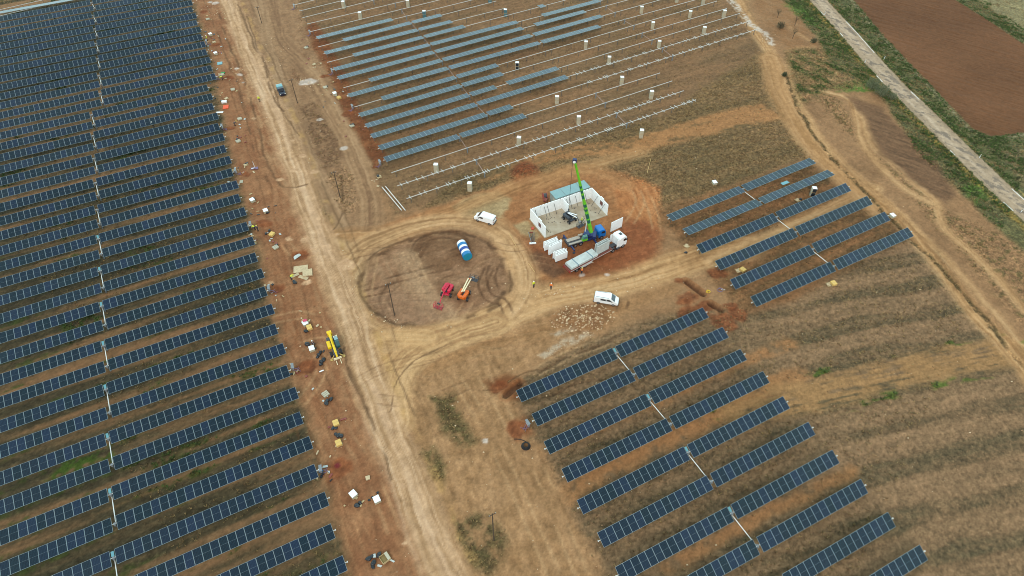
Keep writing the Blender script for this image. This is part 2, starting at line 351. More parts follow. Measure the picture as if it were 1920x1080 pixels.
road([(735,690),(770,655),(840,628),(900,608),(960,582),(1030,560),(1120,540),(1200,520),(1270,496),(1330,480),(1400,462)], 7.5, TAN, 115, 1.6, .95)
road([(620,450),(660,470),(672,530),(672,580),(700,620),(760,632)], 3.2, [(150,122,86),(186,158,118)], 116, 1.0, .8)
road([(1340,492),(1400,462),(1480,425),(1560,388),(1640,352)], 3.6, TAN, 117, 1.4, .9)
road([(800,690),(900,650),(1000,622),(1090,600),(1160,580),(1260,540)], 3.0, [(140,106,70),(172,134,92)], 118, 1.3, .6)
# perimeter track on the right
road([(1372,-30),(1410,50),(1450,110),(1475,180),(1510,250),(1570,320),(1640,375),(1700,425),(1760,500),(1830,590),(1880,640),(1945,725)], 3.8, TAN, 119, 1.6, 1.0)
road([(1444,110),(1460,170),(1508,255),(1578,330),(1650,395)], 7.0, [(158,122,80),(178,140,96),(188,152,108)], 120, 1.6, .85)
d,_,_ = pdist(Xw,Yw,W([(1372,0),(1405,45),(1435,62),(1446,82)])); blend(sm(-d,-1.8,-.5)*sm(N2,.25,.6),(206,198,182),.85)
c = G(1440,76); 
for k,pp in enumerate(([(1470,140),(1530,245),(1600,320),(1680,395),(1760,470),(1850,570),(1940,670)],[(1510,100),(1478,120),(1500,190),(1560,290)],
            [(1545,172),(1590,185),(1615,220),(1640,275),(1700,330),(1750,375),(1775,430),(1850,500),(1960,620)],[(1600,190),(1620,270),(1680,340),(1740,380)],
            [(1480,50),(1505,68),(1522,80),(1520,88),(1480,92)],[(1540,108),(1568,118),(1572,135),(1550,155),(1520,165)])):
    road(pp, (1.5,1.3,2.4,2.2,1.4,1.6)[k], TAN, 130+k, 1.1, (.8,.75,.85,.8,.6,.85)[k])
# ring round the loop island
ctr = sum(W(ISL), Vector((0,0)))/len(ISL)
ring = [c+(c-ctr).normalized()*3.4 for c in W(ISL)]
road(ring+ring[:2], 5.2, [(150,118,82),(180,146,104),(196,162,118),(208,174,130)], 150, 1.5, .9, px=False)
road([(742,790),(738,740),(755,690),(800,650),(870,622),(930,602)], 6.2, [(160,126,88),(192,158,112),(208,174,128)], 151, 1.3, .95)
road([(690,660),(705,640),(735,632),(800,634)], 4.5, [(160,126,84),(196,160,112),(208,174,126)], 152, 1.6, .85)
blend(sm(isl,-.2,.6)*rim*0+rim, (92,70,50), .6)
d_,_,_ = pdist(Xw,Yw,curve(W([(1472,135),(1490,190),(1518,240),(1552,285),(1600,338),(1660,402),(1740,480),(1850,600),(1930,700)])))
blend(sm(-d_,-.75,-.2)*sm(N2*.6+N1*.5,.35,.6), (82,70,46), .85); veg = np.maximum(veg, sm(-d_,-.9,-.2)*.8); Hh -= .12*sm(-d_,-.8,0)
sh = region([(395,-40),(440,-40),(475,90),(520,230),(565,340),(600,430),(642,560),(690,690),(735,800),(800,960),(850,1120),(790,1120),(740,960),(690,850),(640,740),(615,640),(590,540),(560,440),(520,340),(475,240),(440,130)],1.6)
blend(sh*sm(s1*.6+N1*.5,.35,.7), ramp(s1*.5+N2*.5,[(140,108,76),(164,130,94),(180,148,110)]), .8)
# main haul road, last, over everything
MR = [(405,-60),(428,0),(468,100),(512,200),(545,290),(574,380),(598,440),(620,500),(642,560),(657,600),(685,690),(702,740),(722,800),(766,900),(803,1000),(838,1080),(868,1150)]
d,s,l,mroad = road(MR, 6.0, SAND, 140, 1.5, 1.0)
core = sm(-np.abs(s-.3),-1.5,-.2)*sm(vn(l/9,s*0+3,141),.2,.7); blend(core, (206,176,142), .4)
for off in (-2.3,-.8,1.1,2.6):
    blend(sm(-np.abs(s-off+.5*(vn(l/12,s*0,142)-.5)),-.35,-.05)*sm(vn(l/6,s*0+off,143),.35,.6), (150,120,84), .5)
blend(sm(-np.abs(s-4.2),-1.1,-.3)*(d<30)*sm(N1,.35,.7), (186,152,98), .55)
for off,am in ((-7.2,.5),(-9.6,.35)):
    blend(sm(-np.abs(s-off+1.2*(vn(l/15,s*0,144)-.5)),-.32,-.03)*(d<30)*sm(vn(l/9,s*0+off,145),.3,.6), (92,66,44), am)
    blend(sm(-np.abs(s+off*.72+1.2*(vn(l/15,s*0,146)-.5)),-.32,-.03)*(d<30)*sm(vn(l/9,s*0+off,147),.3,.6), (92,72,50), am)
# tyre tracks
def tyres(pts, col, amt=.6, pair=1.9, w=.42):
    cv_ = curve(W(pts)); tot = sum((b-a).length for a,b in zip(cv_,cv_[1:])); d,s,l = pdist(X+wx*.15,Y+wy*.15,cv_,6); mk = sm(l,.02,.8)*sm(tot-l,.02,.8)*sm(-np.abs(d-pair/2),-w,-w*.3)*sm(vn(l/5,s*0,int(abs(pts[0][0]))%97),.2,.5)
    blend(mk, col, amt*.85); Hh[:] -= .04*mk
DK = (84,62,44); LT = (192,160,118)
for pts in ([(672,545),(700,535),(760,518),(830,500)],[(676,552),(720,542),(790,525),(850,508)],[(690,500),(712,475),(745,463)],[(735,600),(720,560),(745,530),(800,520)],
            [(775,480),(790,452),(830,440),(862,446),(868,465),(840,480)],[(920,500),(905,530),(915,555),(945,568)],[(928,495),(920,520),(930,545),(950,552)],
            [(955,600),(948,575),(935,560)],[(1170,560),(1168,585),(1200,600)]):
    tyres(pts, DK, .62)
for pts in ([(745,470),(760,510),(790,560),(820,600)],[(770,470),(790,520),(815,560)],[(850,605),(870,580),(880,560)],[(1210,360),(1225,400),(1232,440)],[(1195,365),(1212,410)],[(1180,420),(1200,380),(1190,350)],
            [(700,480),(690,560),(730,640),(720,720)],[(640,600),(680,700),(730,760)],[(850,700),(900,780),(960,900),(1040,1080)],[(900,690),(960,800),(1020,900),(1090,1080)],
            [(530,450),(560,480),(600,470)],[(510,600),(560,590),(610,600)],[(560,760),(600,700),(590,640)],[(640,800),(690,880),(740,1000)],[(560,650),(600,640),(640,655)],[(1000,700),(1080,660),(1180,625)]):
    tyres(pts, LT, .45)
for k in range(26):
    rr = random.Random(500+k); x = rr.uniform(620,1120); y = rr.uniform(450,760)
    tyres([(x,y),(x+rr.uniform(40,90),y-rr.uniform(-10,35)),(x+rr.uniform(110,190),y-rr.uniform(0,60))], DK if k%2 else LT, .3, 2.0, .25)
for k in range(22):
    rr = random.Random(700+k); x = rr.uniform(0,1); y = rr.uniform(300,1050); xx = 470+ (y-420)*.25 + x*70
    tyres([(xx,y),(xx+rr.uniform(10,30),y+rr.uniform(30,70)),(xx+rr.uniform(25,60),y+rr.uniform(90,150))], (118,78,50) if k%2 else (186,144,102), .4, 1.9, .25)
def gully(pts, w=.3, col=(88,68,48), amt=.55, h=-.07, key=1):
    d,s,l = pdist(X+wx*.35,Y+wy*.35,curve(W(pts)),6); mk = sm(-d,-w*(1.2+vn(l/3,s*0,key)),-w*.3)*sm(vn(l/4,s*0,key+1),.12,.4); blend(mk, col, amt); Hh[:] += h*mk
for i,(pts,w_) in enumerate((([(409,21),(429,82),(446,120),(465,168),(478,219),(498,290),(522,345),(545,352),(575,345)],.3),([(446,9),(459,41),(478,86),(495,120),(515,185),(532,208)],.3),([(462,30),(486,95),(510,150),(528,205),(560,255)],.2),
    ([(395,30),(425,110),(452,190),(470,260),(500,340)],.2),([(655,690),(676,740),(700,800),(722,860)],.28),([(640,640),(655,700),(690,780),(716,850),(730,900)],.22),([(728,770),(742,720),(765,690),(800,662),(850,640)],.16),
    ([(1010,700),(1060,672),(1120,650),(1160,628)],.3),([(885,735),(930,728),(980,700),(1040,690)],.15),([(690,486),(716,466),(760,450),(820,436)],.3),([(672,530),(682,565),(706,592)],.35),
    ([(955,505),(957,535),(945,562),(915,584)],.3),([(640,330),(640,400),(625,430)],.2))):
    gully(pts, w_, key=300+i*3)
# pale diagonal lane across the loop island, churned dark crescent round it
mm = region([(738,470),(778,462),(800,520),(838,570),(880,600),(830,608),(790,560),(756,510)],1.2)*m_isl; blend(mm*sm(N2*.5+N1*.5,.25,.6), (174,146,112), .6)
mm = region([(690,560),(740,540),(800,560),(830,600),(770,612),(710,590)],1.2)*m_isl; blend(mm, (150,122,96), .35)
for pts in ([(782,470),(800,445),(840,436),(872,446),(878,470),(850,486),(820,480)],[(790,480),(806,456),(840,448),(862,456)]): gully(pts,.6,(98,72,50),.6,-.06,401)
# ---- spoil, pits, bare white patches
def blob(x, y, r, cols, amt=.9, h=0, asp=.8, seed=0):
    c = G(x,y); dd = np.hypot(Xw-c.x,(Yw-c.y)/asp)+(N1-.5)*r*.9; m = sm(-dd,-r,-r*.6); blend(m, ramp(N2,cols), amt)
    if h: Hh[:] += h*sm(-dd,-r,-r*.1)*(.65+.6*N2)
RED = [(96,58,38),(126,78,50),(150,98,64)]; WH = [(190,182,168),(232,226,214)]; CR = [(186,150,112),(214,184,146)]
for x,y,r,h in ((1285,560,3.2,.8),(1345,515,2.0,0),(1375,575,1.8,.3),(1390,590,2.6,0),(1360,605,3.4,0),(1300,585,4.0,0),(1270,525,1.4,.3),(1330,575,2.2,0),
                (405,84,2.0,-.3),(425,147,2.2,-.3),(430,243,1.6,-.25),(458,325,1.8,-.25),(497,421,2.2,.2),(520,540,2.4,-.2),(575,690,2.6,-.3),(636,875,3.0,-.35),(380,22,1.8,-.2),
                (590,62,1.8,-.2),(606,142,1.9,-.2),(655,215,2.0,-.2),(706,312,1.2,-.2),(560,480,2.2,-.6),(975,803,2.0,-.1),(935,725,1.8,-.5)):
    blob(x,y,r,RED,.8,h)
blob(632,869,.8,[(96,40,44),(128,60,60)],.9,.25)
for x,y,r in ((575,153,2.6),(447,128,.9),(449,140,1.1),(405,6,1.6),(395,4,1),(600,225,1),(455,155,.9),(910,830,.7),(1090,515,.7),(1136,512,.8),(645,280,1.3)): blob(x,y,r,WH,.75)
for x,y,r in ((585,322,1.6),(565,293,1.1),(548,263,.7),(541,447,1.0),(570,450,1.2),(648,500,2.6),(508,528,.9),(574,532,1.0),(632,440,.6),(752,915,1.0),(748,900,.6),(760,1018,.7),(475,220,.8),(521,338,1.1),(545,320,1.4),(575,530,.8)): blob(x,y,r,CR,.8)
for pts in ([(1010,668),(1050,640),(1100,622),(1112,626),(1060,652),(1020,674)],[(1030,628),(1080,612),(1082,622),(1035,636)]):
    mm = region(pts,.5)*sm(N2,.25,.6); blend(mm, (188,176,152), .75)
c = G(1090,595); dd = np.hypot((X-c.x)/1.5,Y-c.y); blend(sm(-dd,-5.2,-2), ramp(N2,[(112,78,50),(150,112,76)]), .7); Hh += .35*sm(-dd,-4.5,-1)*N1
# trenches
for a,b,wd,dp in (((1286,528),(1318,552),.55,.7),((1332,570),(1352,582),.5,.6),((975,720),(948,742),.5,.3)):
    d,s,l = pdist(X,Y,W([a,b]),6); mm = sm(-d,-wd-.25,-wd+.1); blend(mm, (86,60,42), .8); Hh -= dp*mm; e = sm(-np.abs(d-1.0),-.5,0); Hh += .2*e; blend(e,(142,96,62),.5)
# ---- verge of the paved road, ploughed field, fields beyond
RC = [(1455,-90),(1498,-40),(1540,8),(1590,62),(1634,113),(1677,160),(1738,219),(1790,272),(1870,350),(1918,393),(2000,465),(2120,565)]
PR = W(RC); drd, srd, lrd = pdist(X,Y,PR,60)      # srd > 0: on the right of the drawing direction
rd_w = (3.0)
side = srd
mv = region([(1475,-60),(1390,-60),(1480,10),(1530,70),(1560,130),(1640,165),(1680,220),(1730,300),(1790,350),(1850,410),(1920,470),(2000,540),(2100,600),(2200,600),(1560,-80)], 1.0)
g1 = fbm(X,Y,1.8,151,3,130,2.5); g2 = fbm(X,Y,.6,152,3)
lv = mv*(drd > 2.6)
blend(lv, ramp(g1*.5+g2*.5, [(64,70,48),(86,88,58),(112,106,70),(146,130,90)]), .95)
veg = np.maximum(veg, lv); vgreen = np.maximum(vgreen, lv*sm(g1,.3,.6))
gold = sm(-np.abs(np.abs(srd)-4.3),-1.3,-.3)*sm(g2+N1*.3,.4,.75)*(srd<50); blend(gold, (150,124,62), .6)
for pts in ([(1465,8),(1500,5),(1525,30),(1545,60),(1510,40)],[(1560,165),(1600,152),(1640,150),(1660,175),(1620,172)],[(1570,172),(1625,170),(1610,162)],[(1800,350),(1830,340),(1850,370),(1825,385)]):
    mm = region(pts,1)*sm(g2,.2,.6); blend(mm, (80,118,48), .7)
m = region([(1385,-60),(1470,5),(1520,60),(1528,84),(1478,92),(1450,60),(1420,20)],1.5); blend(m*sm(N2*.6+g1*.6,.4,.75), (140,106,72), .85); veg *= 1-m*.4
m = region([(1476,96),(1530,90),(1560,85),(1645,150),(1600,168),(1560,168),(1500,200),(1486,150)],1.6); blend(m*sm(g1*.5+g2*.5,.3,.62), ramp(g2,[(70,76,46),(104,98,62),(134,114,76)]), .9); veg = np.maximum(veg,m*.9); vgreen = np.maximum(vgreen,m*sm(g1,.45,.7)*.6)
m = region([(1590,180),(1650,200),(1700,250),(1760,310),(1790,365),(1770,378),(1700,330),(1650,290),(1620,220)],1.4); blend(m, ramp(fbm(X,Y,.7,155,3,140,5),[(84,66,48),(116,90,66),(136,108,80)]), .95); veg *= 1-m*.4
m = region([(1480,140),(1540,100),(1570,130),(1560,175),(1600,230),(1640,300),(1740,400),(1860,540),(1960,660),(2100,700),(1960,470),(1850,430),(1780,400),(1650,300)],1.6)
blend(m*sm(N2*.5+g2*.5,.5,.66)*(1-ROADM), (86,78,48), .75); veg = np.maximum(veg, m*.6*(1-ROADM))
PL = [(1590,-80),(1600,0),(1663,74),(1710,124),(1753,167),(1823,241),(1858,256),(1920,249),(2150,230),(2200,60),(1960,100),(1920,83),(1865,46),(1791,0),(1700,-80)]
rv = sm(side,2.4,3.6)*(drd<59)
blend(rv, ramp(g1*.5+g2*.5,[(64,70,48),(88,92,60),(116,112,78),(146,136,102)])); veg = np.maximum(veg, rv); vgreen = np.maximum(vgreen, rv*sm(g1,.35,.6))
gl = sm(-np.abs(np.abs(srd)-3.9),-1.0,-.2)*sm(g2,.35,.7)*(srd<50); blend(gl, (152,128,72), .6)
farf = ((side > 3) | (drd > 58)) & (X > 60)
mb = poly(Xw*.4+X*.6,Yw*.4+Y*.6,W([(1890,-120),(1800,-60),(1835,0),(1920,62),(2100,190),(2600,190),(2600,-120)])); m = sm(mb,-.6,.6); f = fbm(X,Y,.6,161,2,-38,14); blend(m, ramp(f*.6+N2*.4,[(104,102,74),(140,132,96),(160,150,110)])); veg = veg*(1-m)+m*.3
ploughd = poly(Xw*.35+X*.65,Yw*.35+Y*.65,W(PL)); ploughm = sm(ploughd,-.5,.5)
f = fbm(X,Y,.5,162,3,-38,16); f2 = fbm(X,Y,18,163,3)
blend(ploughm, ramp(f*.2+f2*.65+N3*.15,[(94,66,44),(112,80,54),(130,94,66)])); veg *= 1-ploughm; vgreen *= 1-ploughm
mb2 = poly(Xw*.4+X*.6,Yw*.4+Y*.6,W([(1870,285),(1990,272),(2300,260),(2300,560),(2010,420),(1925,355),(1890,310)])); m = sm(mb2,-.6,.6); f = fbm(X,Y,.6,164,2,35,10); blend(m, ramp(f*.6+N2*.4,[(78,74,54),(112,104,74),(132,120,84)])); 
# pale crest of dry grass by the ploughed field
blend(sm(-np.abs(ploughd+.9),-.9,-.1)*(drd<26)*sm(g2,.3,.6),(156,146,120),.6)
# ---- paved road surface
roadm = sm(-drd,-rd_w-.12,-rd_w+.12)
pa = fbm(X,Y,1.0,171,3,128,2.2); st = vn(lrd/10, srd/.5, 172)
blend(roadm, ramp(st*.4+N2*.25+.3*np.clip(1-np.abs(srd)/3,0,1), [(144,128,102),(178,160,132),(206,190,164)]))
blend(roadm*sm(pa,.55,.62)*(np.abs(srd)<2.0), (118,110,98), .7); blend(roadm*sm(-np.abs(srd-1.9),-.5,-.1)*sm(st,.4,.6),(140,128,108),.5)
Hh = Hh*(1-roadm*1.0); veg *= 1-roadm; vgreen *= 1-roadm
crown = sm(-drd,-rd_w-1.6,-rd_w-.1); Hh = Hh*(1-crown)+.16*crown
# ditch beside it
Hh -= .5*sm(-np.abs(side-6.2),-2,0)*(drd<20)
# fine relief
rough = (1-ROADM)*(1-roadm); Hh += rough*((N2-.5)*.13+(N3-.5)*.07) + ploughm*(fbm(X,Y,.55,181,1,-38,20)-.5)*.16 + veg*(N3-.35)*.16
def flat_at(px, py, r):
    c = G(px,py); m = sm(-np.hypot(X-c.x,Y-c.y),-r-1.5,-r); Hh[:] = Hh*(1-m)
for a in ((1065,430,11),(1115,490,11),(1095,445,6),(910,412,4),(1136,565,4),(838,552,3.5),(872,545,3.5),(872,468,4),(629,655,4.5),(528,173,3.5),(1060,360,7)): flat_at(*a)
Hh = np.clip(Hh,-.8,1.4)
# contrast of the painted soil at small scale
lumc = C.mean(1, keepdims=True); C = lumc+(C-lumc)*1.10; C[:,1] *= .975; C[:,2] *= 1.0
det = np.clip(.12+veg*1.0+(1-ROADM)*.22-ploughm*.2,.12,1.1)*(1-.5*roadm)
N4 = fbm(X,Y,.30,15,2)
k = (1+ (N3-.5)*.5*det + (N4-.5)*.42*det + (N2-.5)*.16)[:,None]
C = np.clip(C*k, 12, 245)
ALB = .80
Cl = (((C/255+.055)/1.055)**2.4)*ALB
def ground_mat(name, bump=.11, rough=.95):
    m = bpy.data.materials.new(name); m.use_nodes = True; t = m.node_tree; b = t.nodes['Principled BSDF']; b.inputs['Roughness'].default_value = rough; b.inputs['Specular IOR Level'].default_value = .15
    at = t.nodes.new('ShaderNodeAttribute'); at.attribute_name = 'soil'
    tc = t.nodes.new('ShaderNodeTexCoord')
    n = t.nodes.new('ShaderNodeTexNoise'); n.inputs['Scale'].default_value = 2.6; n.inputs['Detail'].default_value = 6; n.inputs['Roughness'].default_value = .68
    t.links.new(tc.outputs['Object'], n.inputs['Vector'])
    mr = t.nodes.new('ShaderNodeMapRange'); mr.inputs['From Min'].default_value = .3; mr.inputs['From Max'].default_value = .7; mr.inputs['To Min'].default_value = -.36; mr.inputs['To Max'].default_value = .36
    t.links.new(n.outputs['Fac'], mr.inputs['Value'])
    mx = t.nodes.new('ShaderNodeVectorMath'); mx.operation = 'SCALE'; t.links.new(at.outputs['Color'], mx.inputs[0]); ma = t.nodes.new('ShaderNodeMath'); ma.operation = 'MULTIPLY_ADD'; ma.inputs[2].default_value = 1; t.links.new(mr.outputs[0], ma.inputs[0]); t.links.new(at.outputs['Alpha'], ma.inputs[1]); t.links.new(ma.outputs[0], mx.inputs['Scale'])
    t.links.new(mx.outputs[0], b.inputs['Base Color'])
    bp = t.nodes.new('ShaderNodeBump'); bp.inputs['Distance'].default_value = bump; bp.inputs['Strength'].default_value = .8
    t.links.new(n.outputs['Fac'], bp.inputs['Height']); t.links.new(bp.outputs[0], b.inputs['Normal'])
    return m
GM = ground_mat('soil_surface')
# faces
q = np.stack([vid[:-1,:-1],vid[:-1,1:],vid[1:,1:],vid[1:,:-1]],-1).reshape(-1,4); q = q[(q>=0).all(1)]
cls = np.zeros(len(q), int); fc = q[:,0]
cls[(ROADM[fc] > .5)] = 1
cls[(ploughm[fc] > .5)] = 2
cls[(drd[fc] < rd_w)] = 3
def sheet(name, faces):
    u, inv = np.unique(faces.ravel(), return_inverse=True)
    me = bpy.data.meshes.new(name); me.vertices.add(len(u)); me.vertices.foreach_set('co', np.stack([X[u],Y[u],Hh[u]],-1).astype(np.float32).ravel())
    me.loops.add(len(faces)*4); me.loops.foreach_set('vertex_index', inv.astype(np.int32))
    me.polygons.add(len(faces)); me.polygons.foreach_set('loop_start', np.arange(0,len(faces)*4,4,dtype=np.int32)); me.polygons.foreach_set('loop_total', np.full(len(faces),4,np.int32))
    me.update(calc_edges=True); me.polygons.foreach_set('use_smooth', np.ones(len(faces),bool))
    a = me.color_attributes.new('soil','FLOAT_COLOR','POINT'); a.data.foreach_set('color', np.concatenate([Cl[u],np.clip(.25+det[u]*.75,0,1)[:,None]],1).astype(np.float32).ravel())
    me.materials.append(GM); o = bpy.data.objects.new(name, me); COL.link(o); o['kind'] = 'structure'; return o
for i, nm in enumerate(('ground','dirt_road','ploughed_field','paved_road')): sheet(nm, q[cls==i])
# coarse land out to the horizon round the detailed sheet
far = bmesh.new(); cl = far.verts.layers.float_color.new('soil')
xs = [-3000,-1200,-600,-330,-190,190,330,600,1200,3000]; ys = [-3000,-1000,-200,26,258,420,800,1500,3000]
gvs = {}
for i,x in enumerate(xs):
    for j,y in enumerate(ys):
        v = far.verts.new((x,y,-.9)); c = [(126,100,70),(96,88,60),(140,112,78),(86,84,52)][(i*3+j*5)%4]; v[cl] = tuple(a*ALB for a in lin(c))+(1,); gvs[i,j] = v
for i in range(len(xs)-1):
    for j in range(len(ys)-1): far.faces.new((gvs[i,j],gvs[i+1,j],gvs[i+1,j+1],gvs[i,j+1]))
fo = part('distant_land', GM, far); fo['kind'] = 'structure'
# height lookup so that small things sit on the real surface
Hgrid = np.zeros(XX.shape, np.float32); Hgrid[keep] = Hh
def hz(x, y):
    i = int(round((x-gx[0])/STEP)); j = int(round((y-gy[0])/STEP))
    if 0 <= i < NX and 0 <= j < NY and keep[j,i]: return float(Hgrid[j,i])
    return 0.0
def GP(px, py, dz=0.0):
    p = G(px,py); p = G(px,py,hz(p.x,p.y)); return Vector((p.x,p.y,hz(p.x,p.y)+dz))
# white edge dashes of the paved road
wp = mat('road_paint', (225,222,212), .7, noise=.35, nscale=2)
rdv = curve(PR, 8)
def dash(a, b, off, w=.13, name='road_marking'):
    L = 0; pts = []
    for p0,p1 in zip(rdv, rdv[1:]):
        l = (p1-p0).length
        if a <= L <= b:
            d = (p1-p0)/l; n = Vector((-d.y,d.x)); pts.append((p0+n*off, n))
        L += l
    if len(pts) < 2: return
    bm = bmesh.new(); vs = [(bm.verts.new((*(p+n*w),.168)), bm.verts.new((*(p-n*w),.168))) for p,n in pts]
    for k in range(len(vs)-1): bm.faces.new((vs[k][0],vs[k][1],vs[k+1][1],vs[k+1][0]))
    o = part(name, wp, bm); o['kind'] = 'structure'
def road_s(px,py):
    p = G(px,py).xy; L=0; best=(1e9,0)
    for p0,p1 in zip(rdv, rdv[1:]):
        d = (p-p0).length
        if d < best[0]: best=(d,L)
        L += (p1-p0).length
    return best[1]
for (x0,y0,x1,y1,off) in ((1650,140,1662,152,-2.75),(1783,279,1798,294,-2.75),(1888,382,1905,398,-2.75),(1571,60,1580,70,-2.75),(1590,42,1640,97,2.7),(1700,170,1722,190,2.7),(1905,352,1925,372,2.7),(1530,20,1545,30,-2.7)):
    dash(road_s(x0,y0)-1, road_s(x1,y1)+1, off)
# ------------------------------------------------------------------ materials of the solar field
def glass_mat(name, rgb, rough=.09):
    m = bpy.data.materials.new(name); m.use_nodes = True; t = m.node_tree; b = t.nodes['Principled BSDF']
    b.inputs['Roughness'].default_value = rough; b.inputs['Specular IOR Level'].default_value = .42
    tc = t.nodes.new('ShaderNodeTexCoord'); br = t.nodes.new('ShaderNodeTexBrick'); br.offset = 0
    br.inputs['Scale'].default_value = 1; br.inputs['Brick Width'].default_value = .2; br.inputs['Row Height'].default_value = .105
    br.inputs['Mortar Size'].default_value = .006; br.inputs['Mortar Smooth'].default_value = .3
    c = lin(rgb); br.inputs['Color1'].default_value = c+(1,); br.inputs['Color2'].default_value = tuple(v*.82 for v in c)+(1,); br.inputs['Mortar'].default_value = lin((48,68,88))+(1,)
    t.links.new(tc.outputs['Object'], br.inputs['Vector'])
    oi = t.nodes.new('ShaderNodeObjectInfo'); mr = t.nodes.new('ShaderNodeMapRange'); mr.inputs['To Min'].default_value = .85; mr.inputs['To Max'].default_value = 1.45
    pw = t.nodes.new('ShaderNodeMath'); pw.operation = 'POWER'; pw.inputs[1].default_value = 2.2
    t.links.new(oi.outputs['Random'], pw.inputs[0]); t.links.new(pw.outputs[0], mr.inputs['Value'])
    h = t.nodes.new('ShaderNodeHueSaturation'); t.links.new(br.outputs['Color'], h.inputs['Color']); t.links.new(mr.outputs[0], h.inputs['Value'])
    mh = t.nodes.new('ShaderNodeMapRange'); mh.inputs['To Min'].default_value = .465; mh.inputs['To Max'].default_value = .505; t.links.new(oi.outputs['Random'], mh.inputs['Value']); t.links.new(mh.outputs[0], h.inputs['Hue'])
    t.links.new(h.outputs[0], b.inputs['Base Color']); return m
M_glass = glass_mat('solar_glass', (9,29,46))
M_frame = mat('anodised_frame', (146,166,174), .45, .3)
M_galv = mat('galvanised_steel', (206,208,204), .5, .1, noise=.12, nscale=1.5)
M_post = mat('driven_post_steel', (112,106,100), .6, .4)
M_shaft = mat('shaft_white', (222,224,220), .5)
M_grey = mat('grey_box', (120,126,130), .55)
M_teal = mat('teal_sheet', (96,150,160), .35)
PW, AX = 2.34, 1.62       # module height, axis height
def module_mesh(wd):
    fr, cen = .030, .014; hx, hy = wd/2-.012, PW/2
    bm = bmesh.new()
    bmesh.ops.create_cube(bm, size=1, matrix=Matrix.Translation((0,0,-.02)) @ Matrix.Diagonal((hx*2,hy*2,.04,1)))
    for f in bm.faces: f.material_index = 1
    for y0, y1 in ((-hy+fr, -cen/2), (cen/2, hy-fr)):
        v = [bm.verts.new(p) for p in ((-hx+fr,y0,.003),(hx-fr,y0,.003),(hx-fr,y1,.003),(-hx+fr,y1,.003))]; f = bm.faces.new(v); f.material_index = 0
    me = bpy.data.meshes.new('solar_module'); bm.to_mesh(me); bm.free(); me.materials.append(M_glass); me.materials.append(M_frame); return me
MOD = {}
def unit(name, m, items):
    me_o = part(name, m, items); me = me_o.data; bpy.data.objects.remove(me_o); return me
ME_tube = unit('torque_tube', M_galv, [('b',0,0,0,1,.10,.10)])
ME_post = unit('post', M_post, [('b',0,0,.74,.10,.16,1.7),('b',0,0,1.5,.22,.30,.12)])
ME_rail = unit('module_rail', M_galv, [('b',0,0,0,.11,1.6,.05),('b',0,0,-.05,.2,.35,.05)])
ME_drive = unit('drive_unit', [M_grey], [('b',0,0,-.15,.34,.34,.5),('c',(0,-.30,-.2),(0,.30,-.2),.14),('b',0,0,-.85,.2,.2,1.5)])
ME_ctrl = unit('controller_panel', [M_teal], [('b',0,0,0,.42,.8,.04),('b',0,0,-.1,.06,.06,.2)])
ME_cap = unit('bearing_cap', M_galv, [('c',(-.06,0,0),(.06,0,0),.13)])
def obj_of(name, me, parent, loc, rot=(0,0,0), sc=None):
    o = bpy.data.objects.new(name, me); COL.link(o); o.parent = parent; o.location = loc; o.rotation_euler = rot
    if sc: o.scale = sc
    return o
rowrnd = random.Random(4)
def tracker(label, group, P0, P1, gap=None, mods=(), tilt=15, rails=(), link=None, ctrl=False, ext=.35, cat='solar panel row', dull=False):
    """a tracker row from P0 to P1 (axis points, world xy); gap = run of the drive gap; mods = [(start, pitch, count)] in metres from P0"""
    P0, P1 = Vector(P0[:2]), Vector(P1[:2]); L = (P1-P0).length; a = math.atan2(P1.y-P0.y, P1.x-P0.x)
    nm = 'solar_panel_row' if mods else 'bare_tracker_row'
    root = empty(nm, (P0.x, P0.y, 0), a, label, cat if mods else 'tracker frame', group)
    obj_of('torque_tube', ME_tube, root, (L/2,0,AX), (R(tilt),0,0), (L+2*ext,1,1))
    n = max(2, round(L/7.2)); 
    for k in range(n+1):
        s = .6+(L-1.2)*k/n
        if gap is None or abs(s-gap) > 1.0: obj_of('post', ME_post, root, (s,0,0))
    c, sn = math.cos(R(tilt)), math.sin(R(tilt))
    for s0, pitch, cnt in mods:
        key = round(pitch,2)
        if key not in MOD: MOD[key] = module_mesh(key)
        for k in range(cnt):
            tt = R(tilt)
            obj_of('solar_module', MOD[key], root, (s0+(k+.5)*pitch, -.15*sn, AX+.15*c), (tt+R(rowrnd.gauss(0,.7)),R(rowrnd.gauss(0,.35)),0))
    for s in rails: obj_of('module_rail', ME_rail, root, (s,-.1*sn,AX+.1*c), (R(tilt),0,0))
    if gap is not None: obj_of('drive_unit', ME_drive, root, (gap,0,AX))
    if ctrl and gap is not None: obj_of('controller_panel', ME_ctrl, root, (gap,.55,AX+.2), (R(tilt),0,0))
    for s in (-ext, L+ext): obj_of('bearing_cap', ME_cap, root, (s,0,AX))
    if link is not None and gap is not None:
        Mi = Matrix.Rotation(-a,3,'Z'); q = Mi @ Vector((link[0]-P0.x, link[1]-P0.y, 0))
        part('drive_shaft', mat('shaft_dull',(176,150,140),.6) if dull else M_shaft, [('c',(gap,-.2,AX-.42),(q.x,q.y+.2,AX-.42),.05 if dull else .07,None,8)], root)
    return root
ORD = ['zeroth','first','second','third','fourth','fifth','sixth','seventh','eighth','ninth','tenth','eleventh','twelfth','thirteenth','fourteenth','fifteenth','sixteenth','seventeenth','eighteenth','nineteenth','twentieth']
def ordn(n):
    if n <= 20: return ORD[n]
    t = {2:'twenty',3:'thirty',4:'forty'}[n//10]
    return t+'-'+ORD[n%10] if n%10 else {3:'thirtieth',4:'fortieth'}[n//10]
